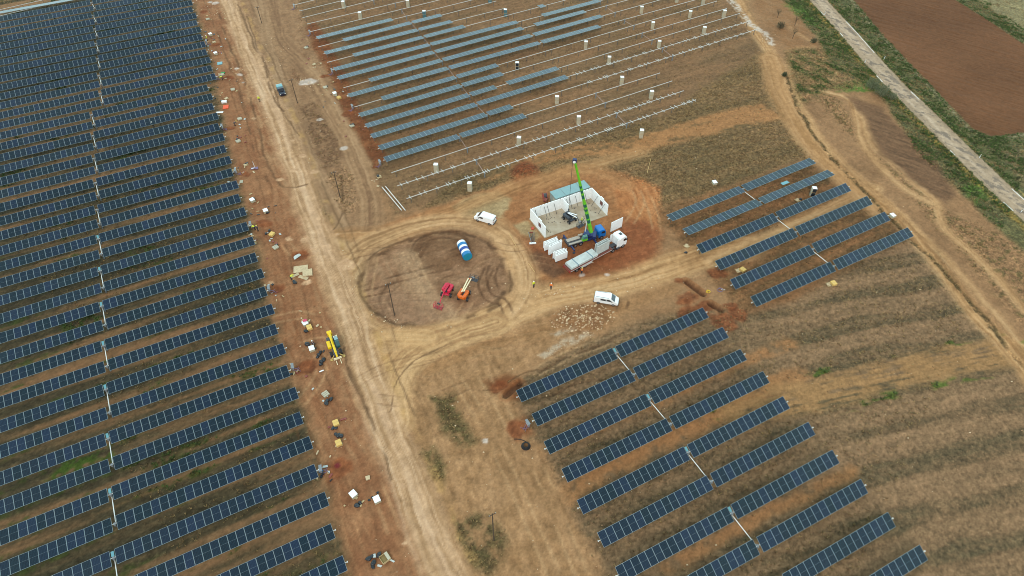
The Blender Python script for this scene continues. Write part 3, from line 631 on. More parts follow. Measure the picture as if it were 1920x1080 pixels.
# ---- big left array
def Z(pts, x0, y0, s): return [(x0+a/s, y0+b/s) for a,b in pts]
ends = {}
for k,v in {1:((1440,5),(1447,42)),2:((1443,55),(1450,95)),3:((1470,100),(1477,138)),4:((1475,152),(1483,192)),5:((1500,200),(1508,245)),6:((1505,255),(1515,295)),7:((1533,308),(1543,350)),8:((1545,362),(1556,408)),9:((1573,422),(1585,465)),10:((1580,487),(1592,533)),11:((1610,550),(1622,597)),12:((1552,638),(1565,685)),13:((1590,703),(1600,750)),14:((1597,775),(1610,825)),15:((1630,845),(1643,900)),16:((1640,922),(1655,985)),17:((1675,1003),(1690,1063)),
            18:((1680,1088),(1705,1148)),19:((1715,1170),(1742,1230)),20:((1730,1265),(1755,1325)),21:((1770,1358),(1797,1418)),22:((1785,1458),(1810,1520)),23:((1828,1555),(1855,1615)),24:((1843,1663),(1870,1725))}.items(): ends[k] = Z(v,0,0,4)
ends.update({25:[(471.9,443),(479.3,458.7)],26:[(478.3,474),(483.9,491)],27:[(491.9,503.7),(496.3,519.8)],28:[(497.4,537),(502,555)],29:[(509.4,569),(515.6,587.4)],30:[(516.3,605.7),(522,624.8)],31:[(530.2,641.5),(536.3,661.9)],32:[(537.6,684),(544.3,704.4)],33:[(554.6,725.6),(560.4,746)],34:[(562,771.9),(570.2,793.5)],35:[(579.6,816.3),(588,840.4)],36:[(588.9,870.4),(597.6,894)],37:[(609,923.9),(617.6,949)],38:[(619.8,983.3),(629.6,1009.6)],39:[(642.6,1043.9),(652.2,1072)]})
TH = R(26.75); DIR = Vector((math.cos(TH), math.sin(TH))); NRM = Vector((-DIR.y, DIR.x))
meas = {k: G((a[0]+b[0])/2,(a[1]+b[1])/2,AX).xy for k,(a,b) in ends.items()}
ks = np.array(sorted(meas)); per = np.array([meas[k].dot(NRM) for k in ks]); c1 = np.polyfit(ks, per, 3)
def along(k):
    par = [meas[j].dot(DIR) for j in meas if (j-k)%2 == 0]
    kk = np.array([j for j in meas if (j-k)%2 == 0 and (j >= 12) == (k >= 12)]); vv = np.array([meas[j].dot(DIR) for j in kk]); return np.polyval(np.polyfit(kk, vv, 2 if len(kk) > 4 else 1), k)
LW = 30.95; P24 = 1.275
def left_end(k): return DIR*along(k) + NRM*float(np.polyval(c1, k))
nowG = {}
for k in range(-3, 41):
    e = left_end(k); g = e-DIR*LW; nowG[k] = g
for k in range(-3, 41):
    e = left_end(k); g = nowG[k]
    # how far the left wing is seen before the frame's edge
    n = 24
    while n > 0:
        p = g-DIR*(.35+n*P24); 
        zc = p.y*math.cos(CAM_P)+(CAM_H-AX)*math.sin(CAM_P); px = p.x/zc*CAM_F+960
        if px > -45: break
        n -= 1
    n = min(24, n+0)
    P0 = g-DIR*(.35+n*P24); gp = .35+n*P24
    nth = 40-k
    pos = 'bottommost' if nth == 1 else ordn(nth)+' from the bottom'
    extra = {36:', by the purple heap'}.get(k,'')
    if k > 39: 
        continue
    lab = f'tilted panel row of the big left array, {pos}{extra}'
    if k <= 0: lab = f'far panel row of the big left array, {ordn(k+4)} from the photo\'s top left corner'
    mods = [(0, P24, n), (gp+.35, P24, 24)] if n > 0 else [(gp+.35,P24,24)]
    if k == -3: mods = [(0,P24,n)] ; 
    lk = nowG[k+1] if k%2 == 0 else None
    if k == -3: P1 = g
    else: P1 = e
    tracker(lab, 'rows of the big left array', P0, P1, gp, mods, tilt=((20 if k < 18 else 20-.4*(k-18))+rowrnd.uniform(-1.8,1.8) if k > -3 else -4), link=lk, ctrl=(k%2==0 and k>20))
# ---- lower right and middle right arrays
s = 3.485
RMr = [Z(r,1220,280,s) for r in [((122,452),(608,262),(1058,76)),((228,543),(715,343),(1178,153)),((314,655),(825,443),(1290,247)),((436,762),(950,540),(1430,333)),((534,885),(1058,650),(1545,437)),((669,998),(1195,760),(1697,540))]]
s = 3.84
RLr = [Z(r,940,560,s) for r in [((124,705),(828,390),(1470,101)),((238,876),(955,545),(1613,243))]]
RLr += [[(1024.8,840.4),(1218.1,748),(1393.9,664.9)],[(1058.1,892.2),(1258.2,795.7),(1436,707)],[(1087,951.5),(1290.5,848.2),(1473.9,754.5)],[(1125.4,1012.8),(1332.9,901.6),(1521.4,803.1)],[(1159,1078),(1371.2,960.2),(1566.4,855.9)]]
def row3(r, label, group, tilt, n1=16, n2=16, link=None, ctrl=False):
    A,g,B = [G(*p,AX).xy for p in r]
    d = (B-A).normalized(); gg = (g-A).dot(d); L = (B-A).length
    p1 = (gg-.35)/n1; p2 = (L-gg-.35)/n2
    return tracker(label, group, A, B, gg, [(0,p1,n1),(gg+.35,p2,n2)], tilt, link=link, ctrl=ctrl)
RML = ['topmost','second from the top','third from the top','fourth, just below the sandy lane','fifth, a white pallet at its far end','sixth and lowest']
for i, r in enumerate(RMr):
    lk = G(*RMr[i+1][1],AX).xy if i%2 == 0 else None
    row3(r, f'panel row of the six-row right array, {RML[i]}', 'rows of the six-row right array', (1,-1,20,23,23,22)[i], link=lk)
RLd = ['uppermost','second from the top','third from the top','fourth from the top','fifth from the top','sixth from the top','seventh from the top','eighth from the top','ninth from the top','tenth and lowest']
rows = []
for r in RLr: rows.append([G(*p,AX).xy for p in r])
# the last three run out of the frame: continue them with the length the others have
for Bpx, gpx in (((1619.9,911.1),(1420.7,1023.2)),((1670.9,973.7),None),((1730.8,1035.3),None)):
    B = G(*Bpx,AX).xy; d = (rows[-1][2]-rows[-1][0]).normalized()
    if gpx: g = G(*gpx,AX).xy; d = (B-g).normalized()
    else: g = B-d*21.6
    rows.append([g-d*21.5, g, B])
for i,(A,g,B) in enumerate(rows):
    lk = rows[i+1][1] if i%2 == 0 and i < 9 else None
    d = (B-A).normalized(); gg = (g-A).dot(d); L = (B-A).length
    tracker(f'panel row of the lower right array, {RLd[i]}', 'rows of the lower right array', A, B, gg, [(0,(gg-.35)/16,16),(gg+.35,(L-gg-.35)/16,16)], (20,20,18,22,22,24,24,26,26,26)[i], link=lk, ctrl=i%2==0)
# ---- middle array: (start, far point fixing the direction, gap, end of tracker A or None, [panelled stretches], second tracker gap, end)
def px2s(A, d, p): return (G(*p,AX).xy-A).dot(d)
PM = 1.30
MMr = [ # start      dirpoint        gap A            panels in tracker A (px from,to)     A length   gap B           end B       panels B     rails from
 ((551.8,9.2),(760,-42),(655,-16),[],63,None,None,[],None),
 ((564,20),(700,-13),(690,-11),[],63,None,None,[],None),
 ((569.7,32.6),(690,3),(700,0),[],63,None,None,[],None),
 ((578.7,44.4),(766,0),(741,6),[],63,None,None,[],None),
 ((583.4,59.1),(823.5,0),(752.5,17),[],63,None,None,[],None),
 ((594.4,71.5),(885,0),(761.6,30),[((594.4,71.5),(735.3,36.7))],63,None,None,[],None),
 ((599.7,87.2),(937,0.3),(771.3,42.4),[((643.6,75),(828,29.3))],63,None,None,[],None),
 ((609.3,100),(1000,2.3),(783.4,55),[((609.3,100),(846.4,40.8))],63,None,None,[],None),
 ((616,116.4),(1000,16),(793.7,68.7),[((662,103),(871,50.4))],63,(1105,-12),(1200,-40),[((1010,13),(1020,10))],None),
 ((626.5,130.6),(1125,1.4),(805.2,83),[((626.5,130.6),(972.5,41))],63,(1125,0.5),(1260,-34),[((1017,29),(1123,1.6))],None),
 ((634.3,146.9),(1096.8,21.7),(815.5,98.5),[((634.3,146.9),(984,55))],63,(1140,13),(1290,-25),[((1004.7,48),(1096.8,21.7))],None),
 ((647,163.8),(1128,30.3),(829.2,113.4),[((693,150.8),(1001,67.3))],63,(1155,24),(1310,-22),[((1003,67),(1128,30.3))],None),
 ((654,179.9),(1123.9,49.6),(841.8,128.3),[((654,179.9),(1014.7,81))],63,(1173.4,38),(1320,-6),[((1016,80),(1123.9,49.6))],None),
 ((667.7,199.8),(1342,2.7),(855.6,145.5),[((714.7,183.3),(933,123))],63,(1190,48),(1342,2.7),[],None),
 ((674.6,216.5),(1361,16.3),(868.2,163.2),[((674.6,216.5),(945,141.6))],63,(1209,65),(1361,16.3),[],None),
 ((686.4,236.8),(1385,25.7),(883,180.6),[((686.4,236.8),(931.2,165.7)),((953,158),(1048,130))],63,(1226.8,77),(1385,25.7),[((1050,130),(1062.4,126))],None),
 ((696.8,256.2),(1404,40),(897.3,199),[((696.8,256.2),(1066,147))],63,(1247,92),(1404,40),[((1068,147),(1078.6,143.4))],(1083,142)),
 ((711.7,278),(1417.7,55.5),(914,215.7),[((711.7,278),(961.4,202))],63,(1260.6,104),(1417.7,55.5),[],(1104,156)),
 ((722,299.8),(1235,137.6),(862.4,256.5),[((722,299.8),(985.5,218.9))],42.3,(1118.5,175.5),(1235,137.6),[],None),
 ((737.3,322.7),(1258,152.5),(876.6,278),[],42.3,(1136,193),(1258,152.5),[],None),
 ((748.3,347.4),(1279.2,171),(892.7,298.6),[],42.3,(1157.6,212.7),(1279.2,171),[],(748,347)),
 ((765.5,371.3),(1302,188),(908.7,322.7),[],42.3,(1175.7,231),(1302,188),[],(765,371))]
info = []
for r in MMr:
    A = G(*r[0],AX).xy; E = G(*r[1],AX).xy; d = (E-A).normalized()
    gA = px2s(A,d,r[2]); LA = r[4]; LA = max(LA, gA*2 if LA == 63 and gA*2 < 66 else LA) if r[3] else LA
    if r[4] == 63: LA = gA+31.8
    else: LA = gA+21.3
    gB = px2s(A,d,r[5]) if r[5] else None; LB = px2s(A,d,r[6]) if r[6] else None
    info.append((A,d,gA,LA,gB,LB))
def split(a, b, gap):
    "module runs between a and b that leave the drive gap open"
    out = []
    for lo, hi in (((a, gap-.35),(gap+.35, b)) if a < gap < b else ((a,b),)):
        n = round((hi-lo)/PM)
        if n > 0: out.append((lo, (hi-lo)/n, n))
    return out
rr = random.Random(8)
for i, r in enumerate(MMr):
    A,d,gA,LA,gB,LB = info[i]; nth = i+1
    pairs = {4:5,6:7,8:9,10:11,12:13,14:15,16:17,18:19,20:21}
    lkA = None; lkB = None
    if i in pairs:
        j = info[pairs[i]]; lkA = j[0]+j[1]*j[2]
        if j[4] is not None and gB is not None: lkB = j[0]+j[1]*j[4]
    if i in (9,11,13): 
        pass
    mA = []
    for a,b in r[3]: mA += split(px2s(A,d,a), min(px2s(A,d,b), LA-.1), gA)
    def rails_between(s0, s1):
        out = []; s = s0+.3
        while s < s1: out.append(s); s += rr.choice((.65,1.3,1.6,2.6,2.6,3.2))
        return out
    rs = px2s(A,d,r[8]) if r[8] else None
    ra = rails_between(max(rs,.2), LA-.3) if rs is not None and rs < LA else []
    what = 'bare white tube' if not r[3] and not ra else ('bare tube dotted with crossbars' if not r[3] else ('partly panelled row' if (r[3][0][0] != r[0] or px2s(A,d,r[3][-1][1]) < LA-4) else 'fully panelled row'))
    frm = f'{ordn(nth)} from the top' if nth < 12 else (f'{ordn(23-nth)} from the front' if nth < 22 else 'frontmost')
    tracker(f'{what}, left half of the middle array, {frm}', 'left trackers of the middle array', A, A+d*LA, gA, mA, -3, ra, link=lkA, dull=True)
    if gB is not None:
        s0 = LA+.9; mB = []
        for a,b in r[7]: 
            lo, hi = max(px2s(A,d,a)-s0, .0), px2s(A,d,b)-s0
            mB += split(lo, hi, gB-s0)
        rb = []
        if rs is not None: rb = [q for q in rails_between(max(rs,s0)-s0, LB-s0) if not any(m[0]-.2 < q < m[0]+m[1]*m[2]+.2 for m in mB)]
        what = 'bare white tube' if not mB and not rb else ('bare tube dotted with crossbars' if not mB else 'half panelled row')
        tracker(f'{what}, right half of the middle array, {frm}', 'right trackers of the middle array', A+d*s0, A+d*LB, gB-s0, mB, -3, rb, link=lkB, dull=True)
# two tubes of the array beyond the top left corner
for (a,b,nm) in (((-40,27),(120,-9),'uppermost'),((-40,39.5),(210,-21),'second')):
    A = G(*a,AX).xy; B = G(*b,AX).xy
    tracker(f'bare tube crossing the top left corner, {nm}', 'bare tubes at the top left', A, B, None, (), 0)
# ------------------------------------------------------------------ shared materials for things
M_white = mat('white_paint', (234,238,238), .3, noise=.06, nscale=1.5); M_wpanel = mat('precast_white', (238,241,240), .7, noise=.06, nscale=1.2)
M_conc = mat('concrete_floor', (178,166,144), .85, noise=.55, nscale=.55, ncol=(138,116,88)); M_pgrey = mat('precast_grey', (186,194,190), .8, noise=.18, nscale=1.0)
M_black = mat('black_rubber', (28,28,30), .7); M_win = mat('dark_glass', (22,28,36), .08, spec=.8); M_rim = mat('steel_rim', (150,150,148), .4, .5)
M_red = mat('red_paint', (204,32,66), .4, noise=.2, nscale=2); M_orange = mat('orange_paint', (220,106,30), .45, noise=.25, nscale=2); M_cream = mat('cream_boom', (232,222,184), .45)
M_yellow = mat('yellow_paint', (232,196,12), .4); M_green = mat('lime_paint', (104,188,36), .4, noise=.18, nscale=1.2); M_blue = mat('blue_paint', (10,104,180), .35); M_navy = mat('navy_steel', (26,46,96), .5)
M_dark = mat('dark_steel', (62,62,66), .6); M_bag = mat('black_bag', (30,36,42), .45, objvar=.3); M_wood = mat('pallet_wood', (188,164,120), .85, noise=.25, nscale=4, objvar=.12)
M_ply = mat('weathered_boards', (196,176,140), .9, noise=.25, nscale=3); M_card = mat('yellow_board', (206,172,98), .8, objvar=.08); M_carton = mat('carton_white', (178,172,150), .8, noise=.14, nscale=2.5, objvar=.05)
M_tarp = mat('orange_sheet', (222,84,36), .6); M_skin = mat('skin', (196,148,118), .6); M_hiv = mat('hi_vis_yellow', (206,222,40), .6); M_hio = mat('hi_vis_orange', (238,124,44), .6)
M_cloth = mat('dark_trousers', (44,48,60), .8); M_helm = mat('helmet_white', (238,238,228), .4); M_helmy = mat('helmet_yellow', (232,220,90), .4); M_boot = mat('boots', (50,38,30), .8); M_hair = mat('hair', (40,30,24), .9)
M_wood2 = mat('pole_wood', (84,70,56), .9, noise=.3, nscale=3); M_rust = mat('red_frame', (136,70,60), .65, noise=.25, nscale=2); M_teal2 = mat('teal_roof', (124,158,160), .5, noise=.08, nscale=.8)
M_light = mat('lamp_glass', (230,232,225), .2); M_tail = mat('tail_lamp', (170,20,20), .3); M_strap = mat('load_strap', (70,110,130), .6); M_wrap = mat('blue_wrap', (14,112,170), .4); M_wrap2 = mat('deep_blue_wrap', (12,62,146), .4)
M_stone = mat('limestone', (206,184,150), .9, noise=.3, nscale=1.2); M_darkcarton = mat('dark_module_face', (34,42,50), .35); M_greenc = mat('green_bag', (40,140,70), .6); M_purple = mat('muted_purple', (112,92,120), .6)
def proj(p):
    d = Vector(p)-Vector((0,0,CAM_H)); zc = d.dot(_f); a = d.dot(_x)/zc*CAM_F; b = d.dot(_y)/zc*CAM_F
    return 960+a, 540-b
def wheels(parent, spots, r=.36, w=.26, rim=True):
    for x,y in spots:
        t = part('wheel', M_black, [('c',(0,-w/2,0),(0,w/2,0),r,None,18)], parent, loc=(x,y,r), smooth=False)
        if rim: part('rim', M_rim, [('c',(0,-w/2-.012,0),(0,w/2+.012,0),r*.55,None,10)], t)
def near_line(pf, pr, halfw):
    "root placement from the pixels where the front and rear wheels on the near side touch the ground"
    a, b = G(*pf).xy, G(*pr).xy; m = (a+b)/2; d = (a-b).normalized(); n = Vector((-d.y,d.x)); n = n if n.y > 0 else -n
    c = m+n*halfw; return (c.x,c.y,0), math.atan2(d.y,d.x)
# ------------------------------------------------------------------ vans
def van(loc, rz, label, windows):
    r = empty('panel_van', loc, rz, label, 'van')
    body = part('body', M_white, [('p',[(-2.45,.38),(-2.52,.95),(-2.42,1.85),(-2.28,1.98),(.62,2.0),(.95,1.95),(1.78,1.22),(2.36,1.05),(2.52,.8),(2.5,.38)],-.93,.93)], r, bevel=.10, smooth=False)
    part('windscreen', M_win, [('q',[(.99,-.78,1.93),(.99,.78,1.93),(1.74,.84,1.28),(1.74,-.84,1.28),(1.02,-.78,1.97),(1.02,.78,1.97),(1.78,.84,1.31),(1.78,-.84,1.31)])], r)
    for s in (-1,1):
        part('side_window', M_win, [('p',[(.1,1.25),(.1,1.72),(.72,1.72),(1.35,1.25)],s*.925,s*.94)], r)
        if windows: part('side_window', M_win, [('p',[(-1.15,1.25),(-1.15,1.70),(-.05,1.70),(-.05,1.25)],s*.925,s*.94)], r)
        part('side_door', M_white, [('p',[(-1.3,.5),(-1.3,1.8),(-1.27,1.8),(-1.27,.5)],s*.93,s*.936),('p',[(-2.3,1.82),(-2.3,1.85),(.3,1.85),(.3,1.82)],s*.93,s*.937)], r)
        part('headlight', M_light, [('b',2.40,s*.68,.95,.16,.34,.16)], r); part('tail_light', M_tail, [('b',-2.50,s*.82,1.15,.06,.12,.42)], r)
        part('mirror', M_black, [('b',1.22,s*1.04,1.28,.12,.18,.22)], r)
    part('rear_window', M_win, [('b',-2.475,0,1.5,.02,1.4,.42,0,0,-.1)], r)
    part('bumper', M_dark, [('b',2.5,0,.48,.14,1.8,.24),('b',-2.5,0,.45,.12,1.8,.22)], r)
    part('roof_rail', M_white if not windows else M_grey, [('b',-.8,.74,2.02,2.6,.05,.05),('b',-.8,-.74,2.02,2.6,.05,.05)], r)
    wheels(r, [(1.55,.82),(1.55,-.82),(-1.5,.82),(-1.5,-.82)], .34)
    return r
l, a = near_line((895.2,415.5),(917.5,422.5),.95); van(l, a, 'white panel van with plain sides parked left of the building site', False)
l, a = near_line((1149,574.8),(1121,570),.95); van(l, a, 'white van with side windows and roof rails standing below the truck', True)
# dark pickup with a pale load cover
a0, b0 = G(531.5,181), G(525,167); c0 = (a0+b0)/2
r = empty('pickup_truck', c0, face_to(b0,a0), 'dark pickup with pale teal load cover on the earth track', 'pickup')
part('body', mat('dark_navy_paint',(26,28,48),.3), [('p',[(-2.5,.4),(-2.55,.95),(-.4,1.0),(.0,1.0),(1.2,1.05),(2.4,.95),(2.5,.4)],-.9,.9),('p',[(-.5,1.0),(-.35,1.68),(.65,1.70),(1.3,1.04)],-.8,.8)], r, bevel=.07)
part('load_cover', mat('teal_tarp',(112,162,168),.5), [('p',[(-2.45,.97),(-2.42,1.5),(-2.2,1.62),(-.75,1.62),(-.6,.97)],-.86,.86)], r, bevel=.06)
part('tailgate', M_white, [('b',-2.5,0,1.25,.08,1.7,.5)], r)
part('windscreen', M_win, [('q',[(.68,-.7,1.68),(.68,.7,1.68),(1.27,.74,1.1),(1.27,-.74,1.1),(.7,-.7,1.71),(.7,.7,1.71),(1.3,.74,1.12),(1.3,-.74,1.12)])], r)
for s in (-1,1): part('headlight', M_light, [('b',2.42,s*.66,.82,.12,.3,.14)], r); part('side_window', M_win, [('p',[(-.3,1.1),(-.25,1.55),(.6,1.55),(1.0,1.1)],s*.8,s*.815)], r)
wheels(r, [(1.6,.8),(1.6,-.8),(-1.55,.8),(-1.55,-.8)], .38)
# ------------------------------------------------------------------ boom lifts
def boom_lift(loc, rz, turn, label, mp, mboom, reach, red):
    r = empty('boom_lift', loc, rz, label, 'boom lift')
    part('chassis', mp, [('b',0,0,.62,2.3,1.0,.34),('b',.95,0,.55,.25,1.7,.2),('b',-.95,0,.55,.25,1.7,.2)], r, bevel=.04)
    wheels(r, [(.98,.95),(.98,-.95),(-.98,.95),(-.98,-.95)], .45, .34)
    ca, sa = math.cos(turn), math.sin(turn)
    def tr(x,y,z): return (x*ca-y*sa, x*sa+y*ca, z)
    part('turntable', M_dark, [('c',(0,0,.78),(0,0,.98),.62,None,20)], r)
    for s in (-1,1):
        x,y,z = tr(-.3, s*.62, 1.3); part('hood', mp, [('b',x,y,z,2.0,.66,.72,turn)], r, bevel=.12)
    x,y,z = tr(-1.25,0,1.15); part('counterweight', mp, [('b',x,y,z,.5,1.5,.8,turn)], r, bevel=.1)
    if red:
        part('lower_boom', mboom, [('c',tr(-.9,0,1.85),tr(1.3,0,1.75),.22,.2,4)], r)
        part('upper_boom', mboom, [('c',tr(-.9,0,2.15),tr(1.5,0,1.9),.17,.15,4)], r)
        part('jib', mboom, [('c',tr(1.45,.05,1.85),tr(reach,.3,1.0),.11,.1,4)], r)
        bx, by, bz = reach+.5, .3, .35
    else:
        part('lower_boom', mboom, [('c',tr(-.5,.22,1.9),tr(reach-.9,.22,2.9),.15,.13,4)], r)
        part('upper_boom', mboom, [('c',tr(-.4,-.18,2.1),tr(reach-.5,-.18,2.6),.15,.12,4)], r)
        part('jib', mp, [('c',tr(reach-.8,0,2.75),tr(reach+.1,0,1.8),.14,.12,4)], r)
        bx, by, bz = reach+.8, -.1, .9
    x,y,z = tr(bx,by,bz)
    b = part('basket', M_rust if red else M_dark, [('b',x,y,z,.85,1.8,.08,turn)], r)
    rl = []
    for zz in (.55,1.05):
        for dx,dy,sx,sy in ((.42,0,.05,1.8),(-.42,0,.05,1.8),(0,.9,.85,.05),(0,-.9,.85,.05)):
            X1,Y1,Z1 = tr(bx+dx,by+dy,bz+zz); rl.append(('b',X1,Y1,Z1,sx,sy,.05,turn))
    for dx in (-.42,.42):
        for dy in (-.9,0,.9):
            X1,Y1,Z1 = tr(bx+dx,by+dy,bz+.53); rl.append(('b',X1,Y1,Z1,.05,.05,1.06,turn))
    part('guard_rail', mp if red else M_dark, rl, b)
    X1,Y1,Z1 = tr(bx-.3,by,bz+.95); part('control_panel', M_dark if red else M_grey, [('b',X1,Y1,Z1,.25,.6,.3,turn)], b)
    return r
def yaw(p0, p1): return face_to(G(*p0),G(*p1))
cR = (G(828.5,554)+G(849.5,544.5))/2; yR = yaw((843,536),(836,556)); boom_lift(cR, yR, R(-12), 'red boom lift with its basket lowered to the ground', M_red, M_red, 4.1, True)
cO = (G(860,560.5)+G(881,552))/2; yO = yaw((872,545),(866,561)); tO = yaw((866,548),(882,524))-yO
boom_lift(cO, yO, tO, 'orange boom lift with a cream double boom and dark basket', M_orange, M_cream, 3.6, False)
# grey lift inside the shell of the building
cM = G(1067,413); yM = yaw((1056,404),(1080,424)); boom_lift(cM, yM, R(4), 'white and black boom lift working inside the roofless building', mat('lift_charcoal',(58,64,72),.5), mat('pale_boom',(224,228,230),.4), 3.0, False)
# ------------------------------------------------------------------ yellow telehandler
aT, bT = G(633.5,671), G(623,640); cT = (aT+bT)/2; r = empty('telehandler', cT, face_to(bT,aT), 'yellow telehandler parked between the left array and the haul road', 'telehandler')
part('chassis', mat('telehandler_grey',(70,74,80),.6), [('b',0,0,.8,4.4,1.1,.5),('b',-1.9,0,1.1,.8,1.9,.7)], r, bevel=.05)
part('engine_cover', M_yellow, [('b',-.5,-.78,1.25,1.7,.72,.75)], r, bevel=.12)
part('boom', M_yellow, [('c',(-2.75,-.05,2.5),(2.2,-.05,1.75),.25,.21,4),('c',(1.9,-.05,1.8),(2.9,-.05,1.25),.17,.15,4)], r)
part('boom_pivot', M_yellow, [('b',-2.6,-.05,2.2,.6,.9,.7),('b',-2.5,-.05,1.6,.4,.8,1.0)], r, bevel=.05)
cb = part('cab', mat('cab_green_glass',(40,82,84),.15,spec=.8), [('p',[(-1.1,1.0),(-1.0,2.45),(.3,2.45),(.75,1.6),(.75,1.0)],.42,1.16)], r, bevel=.06)
part('cab_roof', mat('cab_roof_teal',(126,160,166),.4), [('b',-.6,.79,2.5,.85,.66,.06)], cb)
part('roof_guard', M_cream, [('b',-1.1,.79,2.56,.08,.8,.08),('b',-1.0,.45,2.56,.5,.06,.06),('b',-1.0,1.12,2.56,.5,.06,.06)], cb)
wheels(r, [(1.35,.95),(1.35,-.95),(-1.45,.95),(-1.45,-.95)], .56, .42)
for s in (-1,1): part('stabiliser', mat('pale_ochre_pad',(188,162,96),.7), [('c',(2.05,s*.5,.9),(2.25,s*1.15,.15),.1,.1,6),('c',(2.25,s*1.15,.02),(2.25,s*1.15,.12),.3,None,12)], r)
part('fork_carriage', M_cream, [('b',3.0,-.05,.9,.12,1.5,.5),('b',3.5,-.45,.3,1.0,.12,.06),('b',3.5,.35,.3,1.0,.12,.06)], r)
# ------------------------------------------------------------------ striped tank
a0, b0 = G(864.5,456,1.0), G(877,482,1.0); d = Vector((b0-a0)); L = d.length
r = empty('striped_tank', ((a0.x+b0.x)/2,(a0.y+b0.y)/2,0), face_to(a0,b0), 'cylinder lying on its side, banded in blue and white', 'tank')
segs = [(0,.16,M_white),(.16,.32,M_wrap),(.32,.48,M_white),(.48,.64,M_wrap2),(.64,.80,M_white),(.80,1,M_wrap)]
for f0,f1,m in segs:
    rad = 1.0 if m is M_white else 1.07
    part('tank_band', m, [('c',(-L/2+f0*L,0,1.06),(-L/2+f1*L,0,1.06),rad,None,28)], r)
part('end_plate', mat('teal_cap',(20,132,160),.4), [('c',(L/2,0,1.06),(L/2+.06,0,1.06),1.02,None,28),('c',(L/2+.05,0,1.06),(L/2+.16,0,1.06),.2,None,12)], r)
part('cradle', M_wood, [('b',-L*.28,0,.1,.25,1.5,.2),('b',L*.28,0,.1,.25,1.5,.2)], r)
# ------------------------------------------------------------------ building of precast panels
FL, FR = G(1021.5,446).xy, G(1138.3,403.7).xy; ub = (FR-FL).normalized(); LB = (FR-FL).length; DB = 7.1; HB = 3.0
bld = empty('unfinished_building', (FL.x,FL.y,0), math.atan2(ub.y,ub.x), 'roofless building of white precast wall panels open at the front', 'building')
part('floor_slab', M_conc, [('b',LB/2,DB/2,.06,LB+.3,DB+.3,.24)], bld)
xs = [0,2.6,5.2,7.9,10.5,13.2,LB]
for x0,x1 in zip(xs,xs[1:]): part('wall_panel', M_wpanel, [('b',(x0+x1)/2,DB-.1,HB/2+.18,x1-x0-.03,.2,HB)], bld)
M_in = mat('reddish_opening',(112,72,66),.7)
def side_wall(x, lab):
    w0 = part('wall_panel', M_wpanel, [('b',x,.95,HB/2+.18,.2,1.9,HB),('b',x,(3.1+DB-.2)/2,HB/2+.18,.2,DB-.2-3.1,HB),('b',x,2.5,.63,.2,1.2,.9),('b',x,2.5,3.05,.2,1.2,.96)], bld)
    wf = part('window', M_white, [('b',x,1.86,1.83,.26,.08,1.5),('b',x,3.14,1.83,.26,.08,1.5),('b',x,2.5,1.12,.26,1.2,.08),('b',x,2.5,2.54,.26,1.2,.08)], w0)
    part('pane', M_in, [('b',x,2.5,1.83,.06,1.2,1.34)], w0)
side_wall(.1,''); side_wall(LB-.1,'')
part('partition_wall', M_wpanel, [('b',8.55,DB-1.55,HB/2+.18,.18,2.6,HB)], bld)
for x in (1.2,3.6,4.4,6.2,9.6,10.4,12.0,14.6): part('wall_prop', M_dark, [('c',(x,DB-.2,2.6),(x+.15,DB-1.5,.2),.045,None,6)], bld)
for y in (1.2,4.3): part('wall_prop', M_dark, [('c',(.2,y,2.6),(1.7,y,.2),.045,None,6)], bld); part('wall_prop', M_dark, [('c',(LB-.2,y,2.6),(LB-1.7,y,.2),.045,None,6)], bld)
rr = random.Random(3)
part('anchor_bolts', M_dark, [('b',x,DB-.1,HB+.24,.08,.1,.12) for x in [i*.85+.3 for i in range(19)]], bld)
part('loose_fittings', M_dark, [('b',rr.uniform(1,LB-1),rr.uniform(.8,DB-1.2),.22,rr.uniform(.08,.3),rr.uniform(.06,.16),.08,rr.uniform(0,3)) for _ in range(46)], bld)
# prefabricated cabin behind it
c4 = [G(x,y,3.0).xy for x,y in ((1030.4,359.6),(1094.2,338.1),(1106.8,350.2),(1043.6,372.1))]
cc = sum(c4, Vector((0,0)))/4; uu = ((c4[1]-c4[0])+(c4[2]-c4[3])).normalized()
r = empty('prefab_cabin', (cc.x,cc.y,0), math.atan2(uu.y,uu.x), 'long prefabricated cabin with a pale teal flat roof behind the white walls', 'cabin')
part('wall', mat('cabin_side',(140,142,134),.7,noise=.1), [('b',0,0,1.5,9.3,2.75,2.7)], r)
part('roof', M_teal2, [('b',0,0,2.93,9.5,2.95,.14)], r); part('roof_joint', M_grey, [('b',-2.0,0,3.015,.05,2.9,.03),('b',2.4,0,3.015,.05,2.9,.03)], r)
part('door', mat('cabin_door',(168,160,140),.6), [('b',-4.68,-.5,1.25,.05,.9,2.0)], r); part('plinth', M_conc, [('b',0,0,.1,9.1,2.6,.2)], r)
# red cable drums left of it
def drum(p, rz, rad, w, mf, mc, label):
    r = empty('cable_drum', p, rz, label, 'cable drum', None)
    for s in (-1,1): part('flange', mf, [('c',(0,s*w/2,rad),(0,s*(w/2+.08),rad),rad,None,20)], r)
    part('cable_winding', mc, [('c',(0,-w/2,rad),(0,w/2,rad),rad*.78,None,20)], r); return r
p = GP(1021.5,373); drum(p, R(100), .85, .8, mat('dull_red',(150,62,58),.6), M_dark, 'dull red cable drum standing by the teal roofed cabin')
p = GP(1023.5,379); drum(p, R(60), .65, .6, mat('brown_flange',(132,84,62),.8), M_rust, 'smaller brown cable drum beside the dull red one')
